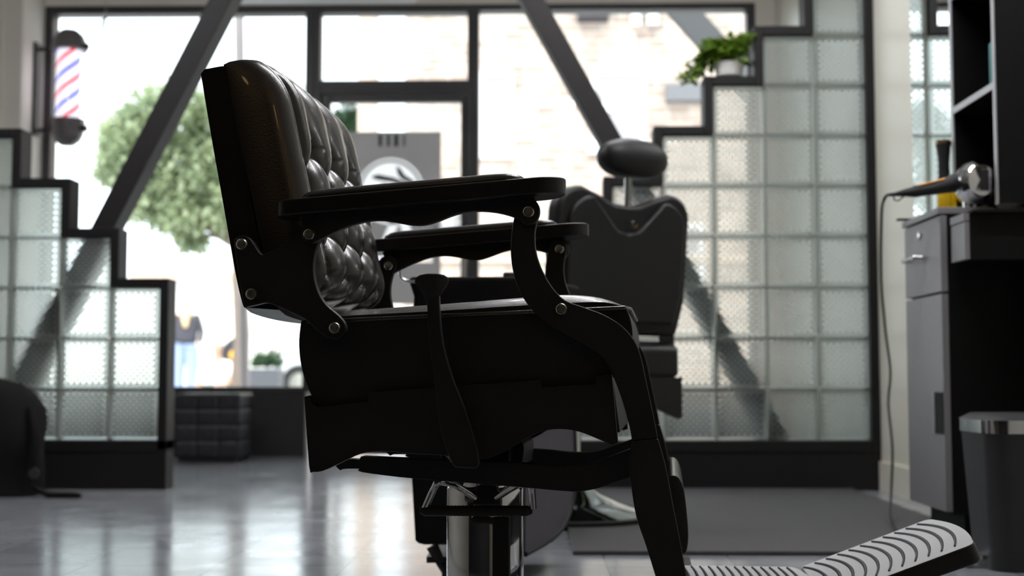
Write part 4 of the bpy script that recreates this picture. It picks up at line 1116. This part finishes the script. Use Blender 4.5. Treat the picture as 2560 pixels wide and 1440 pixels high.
prismY([(xs0 + .42, zse - .15), (xs0 + .47, zse - .15), (xs0 + .62, zse - .42), (xs0 + .56, zse - .42)], -.18, .18, 'footrest', M['powder'], c2, .006)

# ================================================================== cloth hamper between the chairs
Yh = 2.88
hl = at(1026, 1190, Yh); hr = at(1300, 1190, Yh); hbk = at(1420, 1190, 3.2)
hz_t, hz_b = at(1200, 688, Yh).z, at(1100, 1362, Yh).z
ham = empty('fabric_cart', ((hl.x + hr.x) / 2, Yh, 0), label='black fabric cart with mauve grey side panel on thin chrome frame, behind the near chair', cat='cart')
def hq(p): p = Vector(p); return p - ham.location
FLt, FRt = at(1012, 700, Yh), at(1330, 690, Yh)
dv_ = Vector((hbk.x - hr.x, .32, 0))
rows_ = [(at(1014, 694, Yh), at(1338, 688, Yh)), (at(1030, 740, Yh), at(1335, 740, Yh)), (at(1026, 800, Yh), at(1310, 800, Yh)), (at(1024, 1190, Yh), at(1300, 1190, Yh)), (at(1033, 1350, Yh), at(1302, 1352, Yh)), (at(1042, 1363, Yh), at(1298, 1364, Yh))]
v_ = []
for a_, b_ in rows_:
    z = (a_.z + b_.z) / 2
    for p in (Vector((a_.x, Yh, z)), Vector((b_.x, Yh, z)), Vector((b_.x, Yh, z)) + dv_, Vector((a_.x, Yh, z)) + dv_): v_.append(hq(p))
K = len(rows_)
f_ = [(i * 4 + j, i * 4 + (j + 1) % 4, (i + 1) * 4 + (j + 1) % 4, (i + 1) * 4 + j) for i in range(K - 1) for j in range(4)] + [(0, 1, 2, 3), tuple((K - 1) * 4 + j for j in range(4))]
mesh('bag_body', v_, f_, M['fabric'], ham, bevel=.012)
e1 = Vector((hr.x + .006, Yh - .002, 0)); e2 = e1 + dv_ + Vector((.004, -.004, 0))
def sp(t, py): # point on side panel: t 0..1 along, height by pixel at Yh
    q_ = e1.lerp(e2, t); return hq(Vector((q_.x, q_.y, at(1300, py, Yh).z)))
out = [sp(0, 1040), sp(.95, 1020), sp(1.0, 1120), sp(1.0, 1235), sp(.92, 1300), sp(.75, 1345), sp(.5, 1370), sp(.0, 1385)]
nv = Vector((dv_.y, -dv_.x, 0)).normalized() * .006
v_ = [p for p in out] + [p + nv for p in out]; n = len(out)
mesh('side_panel', v_, [tuple(range(n)), tuple(range(2 * n - 1, n - 1, -1))] + [(i, (i + 1) % n, n + (i + 1) % n, n + i) for i in range(n)], M['purple'], ham)
mb = MB(); mb.tube(smoothpoly([tuple(p + nv) for p in out[1:]], 4, closed=False, keep=170), .006, 10); mb.build('piping', M['rubber'], ham, smooth=60)
mb = MB()
mb.tube(smoothpoly([tuple(hq(at(999, 650, Yh))), tuple(hq(at(999, 678, Yh))), tuple(hq(at(1004, 695, Yh))), tuple(hq(at(1020, 703, Yh))), tuple(hq(at(1060, 705, Yh)))], 4, closed=False, keep=170), .0036, 8)
mb.tube(smoothpoly([tuple(hq(at(999, 650, Yh))), tuple(hq(at(1006, 610, Yh))), tuple(hq(at(1350, 600, Yh))), tuple(hq(at(1366, 625, Yh))), tuple(hq(at(1364, 690, Yh))), tuple(hq(at(1330, 700, Yh)))], 5, closed=False, keep=170), .0036, 8)
lg = [(1075, 1362), (1110, 1440)]
mb.build('chrome_frame', M['chrome'], ham, smooth=60)
mb = MB()
for (xa_1, xb_1, dy) in ((1080, 1112, 0), (1270, 1250, 0), (1110, 1140, .25), (1290, 1280, .25)):
    p_a, p_b = at(xa_1, 1364, Yh + .03), at(xb_1, 1445, Yh + .03); p_b.z = 0.02
    mb.tube([hq(p_a) + Vector((0, dy, 0)), hq(p_b) + Vector((0, dy, 0))], [.014, .009], 10)
mb.box(tuple(hq(at(1066, 1392, Yh + .02))), tuple(hq(at(1290, 1372, Yh + .26))))
mb.build('lower_frame', M['powder'], ham, smooth=40)
for (xb_1, dy) in ((1112, 0), (1250, 0), (1140, .25), (1280, .25)):
    p_b = at(xb_1, 1445, Yh + .03); q_ = hq(p_b); MB().lathe([(.012, -.006), (.02, -.005), (.02, .005), (.012, .006)], (q_.x, q_.y + dy, .02), 20, 'X').build('caster', M['rubber'], ham, smooth=40)
fl = at(1255, 679, Yh - .01); fr_ = at(1330, 695, Yh - .01)
MB().box(tuple(hq(Vector((at(1256, 692, Yh).x, Yh + .05, at(1256, 700, Yh).z)))), tuple(hq(Vector((at(1332, 692, Yh).x, Yh + .15, at(1300, 676, Yh).z))))).build('folded_towel', M['purple'], ham, bevel=.004)

# ================================================================== THE STREET
GZ = 0.0
g_ = box('ground', (-40, YW + .2, -.25), (40, 11.5, -.02), M['pave']); g_['kind'] = 'structure'; g_.name = 'pavement_near'
g_ = box('ground', (-40, 11.5, -.3), (40, 19.5, -.12), M['asphalt']); g_['kind'] = 'structure'; g_.name = 'road'
g_ = box('ground', (-40, 19.5, -.3), (40, 60, 0), M['pave']); g_['kind'] = 'structure'; g_.name = 'pavement_far'

# brick building across the street
Yb_ = 25.0
def wpx(px, py, Y): return at(px, py, Y)
bL = at(1012, 300, Yb_).x; bR = at(2700, 300, Yb_).x
bb = empty('brick_building', (bL, Yb_, 0), label='pale brick building across the street behind the right window', cat='building')
opens = [(1196, 180, 1284, 385), (1478, 176, 1615, 372), (1660, 560, 1760, 720), (1905, 180, 2000, 380)]
MB().box((0, 0, 0), (bR - bL, 6, 11)).build('brick_wall', M['brick'], bb)
for i, (a, b, c_, d) in enumerate(opens):
    p, q_ = at(a, b, Yb_), at(c_, d, Yb_); x0_, x1_ = p.x - bL, q_.x - bL; z1 = p.z; z0 = q_.z; fwid = .10
    m_ = MB(); m_.box((x0_, -.06, z0), (x0_ + fwid, .0, z1)); m_.box((x1_ - fwid, -.06, z0), (x1_, .0, z1)); m_.box((x0_ + fwid, -.06, z1 - fwid), (x1_ - fwid, 0, z1)); m_.box((x0_ + fwid, -.06, z0), (x1_ - fwid, 0, z0 + fwid)); m_.box((x0_ + fwid, -.05, (z0 + z1) / 2 - .05), (x1_ - fwid, 0, (z0 + z1) / 2 + .05)); m_.box((x0_ - .08, -.12, z0 - .1), (x1_ + .08, 0, z0))
    wf_ = m_.build('sash_window', M['white_paint'], bb)
    MB().box((x0_ + fwid, -.02, z0 + fwid), (x1_ - fwid, -.005, z1 - fwid)).build('blind', M['curtain'], wf_)
p, q_ = at(1662, 218, Yb_), at(1762, 258, Yb_)
MB().box((p.x - bL, -.3, q_.z), (q_.x - bL, 0, p.z)).build('wall_box', M['planter'], bb)
p, q_ = at(1195, 640, Yb_), at(1900, 655, Yb_)
MB().box((0, -.08, q_.z), (bR - bL, 0, p.z)).build('stone_band', M['tanband'], bb)
# railing and laundry high on the facade
p, q_ = at(1442, 12, Yb_), at(1520, 50, Yb_)
rl = MB()
for k in range(9): x_ = p.x - bL + (q_.x - p.x) * k / 8; rl.box((x_ - .02, -.35, q_.z), (x_ + .02, -.31, p.z + .3))
rl.box((p.x - bL, -.37, p.z + .2), (q_.x - bL, -.29, p.z + .3)); rl.box((p.x - bL, -.4, q_.z - .05), (q_.x - bL, 0, q_.z)); rl.build('balcony_rail', M['darkrail'], bb)
for a, b, c_, d in ((1577, 8, 1600, 68), (1618, 10, 1644, 66)):
    p, q_ = at(a, b, Yb_), at(c_, d, Yb_); MB().box((p.x - bL, -.2, q_.z), (q_.x - bL, 0, p.z)).build('shutter', M['white_paint'], bb)
# white building at the left with tan cornice
Yl = 30.0; a, b = at(-700, 690, Yl), at(1012, 690, Yl)
wbld = empty('white_building', (a.x, Yl, 0), label='low white building with a tan cornice behind the street tree', cat='building')
MB().box((0, 0, 0), (b.x - a.x, 5, at(600, 700, Yl).z)).build('white_wall', M['stucco'], wbld)
MB().box((at(330, 690, Yl).x - a.x, -.2, at(600, 700, Yl).z), (b.x - a.x, 5, at(600, 684, Yl).z)).build('cornice', M['tanband'], wbld)
# diagonal grey stair stringer outside, upper right
yq = 9.5
pA, pB = at(1660, -30, yq), at(1860, 190, yq)
d_ = pB - pA; n2 = Vector((d_.z, 0, -d_.x)).normalized() * .09
lo = at(2230, 597, yq); hi = at(1480, -230, yq)
v_ = [hi - n2, hi + n2, lo + n2, lo - n2]; v_ = [(p.x - lo.x, 0, p.z) for p in v_] + [(p.x - lo.x, .12, p.z) for p in v_]
o = mesh('street_brace', v_, [(0, 1, 2, 3), (7, 6, 5, 4), (0, 1, 5, 4), (1, 2, 6, 5), (2, 3, 7, 6), (3, 0, 4, 7)], M['stairgrey']); o.location = (lo.x, yq, 0)
tag(o, label='grey diagonal steel beam outside behind the potted plant', cat='beam')
# street poles
def vpole(px_t, px_b, Y, r, name, label, m, top=7.0):
    p = at((px_t + px_b) / 2, 500, Y); o = MB().lathe([(r * 1.6, 0), (r * 1.6, .05), (r, .06), (r * .95, top), (.001, top)], n=24).build(name, m, None, smooth=40); o.location = (p.x, Y, 0 if Y > 19.5 or Y < 11.5 else -.12)
    if Y < 11.5: o.location.z = -.02
    return tag(o, label=label, cat='pole')
pq = vpole(600, 614, 9.2, .036, 'sign_pole', 'slim grey pole on the pavement just outside the left window', M['polegrey'], 5)
pq.location.x = at(615, 980, 9.2).x; pq.rotation_euler.y = -.028
p = at(924, 300, 13.5)
o = MB().lathe([(.14, 0), (.11, .8), (.10, 9), (.001, 9)], n=20).build('utility_pole', M['tanband'], None, smooth=40); o.location = (at(920, 300, 13.5).x, 13.5, -.12); tag(o, label='brown wooden pole in the street seen through the top of the door', cat='pole')
# white hanging panel over the door outside
yv = 8.3
p, q_ = at(790, 126, yv), at(1240, 212, yv)
M['banner'] = leafmat('white_canvas', (.85, .87, .88), (.9, .9, .92), .5)
o = box('canvas_valance', (0, 0, 0), (q_.x - p.x, .01, p.z - q_.z), M['banner'], None); 
vb = at(790, 126, yv)
o.location = (at(640, 126, yv).x + .35, yv, at(800, 232, yv).z); 
bpy.data.objects.remove(o)

# trees
def tree(name, loc, blobs, nleaf, lsize, m, trunk_r, trunk_h, label, cat='tree'):
    root = empty(name, loc, label=label, cat=cat)
    t_ = MB(); t_.tube([(0, 0, 0), (.04, 0, trunk_h * .5), (-.03, .03, trunk_h)], [trunk_r, trunk_r * .8, trunk_r * .7], 12)
    lv_ = MB()
    tot = sum(b[3] ** 2 for b in blobs)
    for (x, y, z, r) in blobs:
        t_.tube([(-.03, .03, trunk_h), ((x - .03) / 2, y / 2, (trunk_h + z) / 2 + .1), (x, y, z)], [trunk_r * .5, trunk_r * .3, trunk_r * .15], 8)
        for _ in range(int(nleaf * r * r / tot)):
            d = Vector((random.gauss(0, 1), random.gauss(0, 1), random.gauss(0, 1))).normalized() * (random.random() ** .45) * r
            d.z *= .85
            leaf(lv_, Vector((x, y, z)) + d, Vector((random.gauss(0, 1), random.gauss(0, 1), random.gauss(-.3, .7))), lsize * random.uniform(.7, 1.3), lsize * .6)
    t_.build('trunk', M['bark'], root, smooth=60); lv_.build('foliage', m, root)
    return root
Yt = 15.5
def tb(px, py, rpx, dy=0): p = at(px, py, Yt); return (p.x - at(600, 600, Yt).x, dy, p.z, rpx * Yt / F)
T0 = at(600, 600, Yt)
blobs = [tb(420, 300, 125), tb(310, 330, 75), tb(300, 420, 70), tb(350, 500, 70), tb(340, 400, 95, -.1), tb(500, 430, 130, .1), tb(460, 540, 90), tb(560, 300, 120, .2), tb(640, 260, 90), tb(700, 300, 90, .2), tb(600, 500, 110), tb(400, 470, 90), tb(480, 600, 45), tb(700, 230, 60), tb(330, 350, 60), tb(740, 400, 90), tb(640, 400, 120)]
tree('street_tree', (T0.x, Yt, -.12), [(x, y, z + .12, r) for x, y, z, r in blobs], 24000, .10, M['treeleaf'], .12, 2.1, 'light green rounded street tree behind the left beam')
Yt2 = 17.5; T1 = at(850, 600, Yt2)
def tb2(px, py, rpx): p = at(px, py, Yt2); return (p.x - T1.x, 0, p.z + .12, rpx * Yt2 / F)
tree('street_tree', (T1.x, Yt2, -.12), [tb2(860, 330, 70), tb2(840, 400, 70), tb2(875, 290, 45), tb2(850, 480, 60), tb2(830, 560, 45)], 4500, .08, M['darkleaf'], .1, 1.6, 'dark green tree seen through the door glass beside the sign')

# planters and barricade, ball, car beyond the left window
def planter(px, Y, w_, label):
    p = at(px, 900, Y); gz = -.02 if Y < 11.5 else (-.12 if Y < 19.5 else 0)
    root = empty('street_planter', (p.x, Y, gz), label=label, cat='planter')
    zt_ = at(px, 922, Y).z - gz
    box('planter_box', (-w_, -.2, 0), (w_, .2, zt_), M['planter'], root, bevel=.01)
    l_ = MB()
    for _ in range(500): leaf(l_, Vector((random.uniform(-w_, w_), random.uniform(-.18, .18), zt_ + abs(random.gauss(0, .09)))), Vector((random.gauss(0, .4), random.gauss(0, .4), 1)), .09, .03)
    l_.build('foliage', M['darkleaf'], root)
planter(667, 18.0, 36 * 18 / F, 'grey planter with grassy leaves seen through the left window')
Y_ = 20.5; p = at(597, 900, Y_)
root = empty('traffic_barricade', (p.x, Y_, 0), label='dark barricade with round amber lamps in the street left of the slim pole', cat='barricade')
zz_b = at(590, 845, Y_).z
m_ = MB(); m_.prism([(-.36, zz_b * .8), (-.12, zz_b), (.12, zz_b), (.12, 0), (-.18, 0), (-.2, zz_b * .55)], 0, .25); m_.build('barricade_body', M['darkrail'], root, bevel=.02)
for py in (888, 925, 952):
    q_ = at(586, py, Y_) - root.location; MB().lathe([(.001, -.05), (.07, -.045), (.085, 0)], (q_.x, 0, q_.z), 20, 'Y').build('amber_lamp', M['amber'], root, smooth=60)
p = at(586, 955, 18.7); o = MB().lathe([(.001, -.15), (.09, -.12), (.14, -.05), (.15, 0), (.14, .05), (.09, .12), (.001, .15)], n=24).build('bollard_ball', M['white_paint'], None, smooth=80); o.location = (p.x, 18.7, .03)
tag(o, label='white ball resting on the pavement before the barricade', cat='ball')
# parked car
Yc_ = 22.5; p = at(800, 950, Yc_); car = empty('parked_car', (p.x, Yc_, 0), label='pale parked car partly hidden by the near chair back', cat='car')
s_ = 1
CB = [(-.95, .25), (-.93, .62), (-.75, .78), (-.35, .86), (.05, 1.28), (1.5, 1.32), (2.1, .9), (2.9, .82), (3.0, .3)]
MB().prism(smoothpoly(CB, 3, keep=60), 0, 1.7).build('car_body', M['carpaint'], car, bevel=.05)
MB().prism([(-.18, .9), (.12, 1.22), (.65, 1.24), (.65, .9)], -.012, 0).build('side_window', M['carglass'], car)
for x_ in (-.35, 2.2):
    w_ = MB().lathe([(.001, -.02), (.30, -.02), (.32, .0), (.32, .2), (.30, .22), (.001, .22)], (x_, 0, .32), 28, 'Y').build('wheel', M['rubber'], car, smooth=40)
    MB().lathe([(.001, -.03), (.17, -.025), (.18, -.01)], (x_, -.005, .32), 20, 'Y').build('hubcap', M['steel'], w_, smooth=40)

# people
def skinned(name, pts, edges, m, parent, sub=2):
    me = bpy.data.meshes.new(name); me.from_pydata([p[:3] for p in pts], edges, [])
    me.materials.append(m); o = bpy.data.objects.new(name, me); link(o, parent)
    sk = o.modifiers.new('skin', 'SKIN'); sk.use_smooth_shade = True
    for i, p in enumerate(pts): me.skin_vertices[0].data[i].radius = (p[3], p[4] if len(p) > 4 else p[3]); me.skin_vertices[0].data[i].use_root = (i == 0)
    s2 = o.modifiers.new('sub', 'SUBSURF'); s2.levels = s2.render_levels = sub
    return o
def standing_person():
    Y = 21.5; p = at(463, 900, Y); r_ = empty('person', (p.x, Y, 0), R(8), label='standing person with long blond hair, dark grey top and light blue jeans outside', cat='person')
    J = [(0, 0, .95, .13, .10), (0, 0, 1.1, .12, .09), (0, 0, 1.28, .14, .09), (0, 0, 1.42, .12, .08), (0, 0, 1.5, .045), (0, .0, 1.56, .055, .07), (0, .0, 1.64, .07, .085), (0, 0, 1.70, .05, .06),
         (-.17, 0, 1.41, .05), (-.24, 0, 1.15, .038), (-.2, -.08, .95, .028), (-.17, -.1, .88, .022), (.17, 0, 1.41, .05), (.25, 0, 1.15, .038), (.22, -.08, .95, .028), (.19, -.1, .88, .022),
         (-.09, 0, .85, .09), (-.1, 0, .5, .055), (-.1, .02, .1, .038), (-.1, -.1, .04, .035), (.09, 0, .85, .09), (.1, 0, .5, .055), (.1, .02, .1, .038), (.1, -.1, .04, .035)]
    E = [(0, 1), (1, 2), (2, 3), (3, 4), (4, 5), (5, 6), (6, 7), (3, 8), (8, 9), (9, 10), (10, 11), (3, 12), (12, 13), (13, 14), (14, 15), (0, 16), (16, 17), (17, 18), (18, 19), (0, 20), (20, 21), (21, 22), (22, 23)]
    skinned('body', J, E, M['skin'], r_)
    skinned('jeans', [(0, 0, 1.10, .17, .13), (-.10, 0, .85, .13), (-.12, 0, .5, .11), (-.12, .02, .1, .11), (.10, 0, .85, .13), (.12, 0, .5, .11), (.12, .02, .1, .11)], [(0, 1), (1, 2), (2, 3), (0, 4), (4, 5), (5, 6)], M['jeans'], r_)
    skinned('knit_top', [(0, 0, .90, .20, .15), (0, 0, 1.12, .21, .15), (0, 0, 1.3, .22, .14), (0, 0, 1.42, .15, .10), (-.18, 0, 1.41, .065), (-.25, 0, 1.15, .055), (-.21, -.07, .97, .045), (.18, 0, 1.41, .065), (.26, 0, 1.15, .055), (.23, -.07, .97, .045)], [(0, 1), (1, 2), (2, 3), (3, 4), (4, 5), (5, 6), (3, 7), (7, 8), (8, 9)], M['greyshirt'], r_)
    skinned('long_hair', [(0, .01, 1.70, .075, .085), (0, .02, 1.6, .095, .08), (0, -.10, 1.45, .08, .04), (.01, -.15, 1.32, .06, .03), (.02, -.16, 1.22, .03, .02)], [(0, 1), (1, 2), (2, 3), (3, 4)], M['hair'], r_)
standing_person()
def seated_person():
    Y = 19.9; p = at(545, 960, Y); r_ = empty('person', (p.x, Y, -.075), R(-10), label='person in a white shirt seated low outside, beside the standing person', cat='person')
    hz_ = .42
    J = [(0, 0, hz_ * .6, .14, .12), (0, 0, hz_ * .6 + .18, .13, .10), (0, -.02, hz_ * .6 + .36, .14, .1), (0, -.02, hz_ * .6 + .46, .10, .08), (0, -.03, hz_ * .6 + .55, .045), (0, -.04, hz_ * .6 + .62, .06, .08), (0, -.04, hz_ * .6 + .71, .075, .09), (0, -.04, hz_ * .6 + .77, .05),
         (-.17, 0, .68, .05), (-.24, -.12, .48, .04), (-.2, -.3, .34, .03), (-.18, -.36, .32, .024), (.17, 0, .68, .05), (.25, -.12, .48, .04), (.2, -.3, .34, .03), (.18, -.36, .32, .024),
         (-.12, -.2, .28, .08), (-.16, -.4, .38, .06), (-.16, -.42, .08, .04), (.12, -.2, .28, .08), (.16, -.4, .38, .06), (.16, -.42, .08, .04)]
    E = [(0, 1), (1, 2), (2, 3), (3, 4), (4, 5), (5, 6), (6, 7), (3, 8), (8, 9), (9, 10), (10, 11), (3, 12), (12, 13), (13, 14), (14, 15), (0, 16), (16, 17), (17, 18), (0, 19), (19, 20), (20, 21)]
    skinned('body', J, E, M['skin'], r_)
    skinned('white_shirt', [(0, 0, .28, .18, .15), (0, 0, .45, .165, .13), (0, -.01, .6, .17, .12), (0, -.02, .71, .12, .09), (-.19, 0, .68, .075), (-.26, -.12, .5, .065), (.19, 0, .68, .075), (.27, -.12, .5, .065)], [(0, 1), (1, 2), (2, 3), (3, 4), (4, 5), (3, 6), (6, 7)], M['whiteshirt'], r_)
    skinned('hair', [(0, .0, 1.02, .07, .08), (0, .03, .93, .08, .06)], [(0, 1)], M['hair'], r_)
    skinned('shorts', [(0, 0, .24, .16, .13), (-.12, -.2, .28, .095), (-.15, -.36, .36, .08), (.12, -.2, .28, .095), (.15, -.36, .36, .08)], [(0, 1), (1, 2), (0, 3), (3, 4)], M['darkrail'], r_)
seated_person()
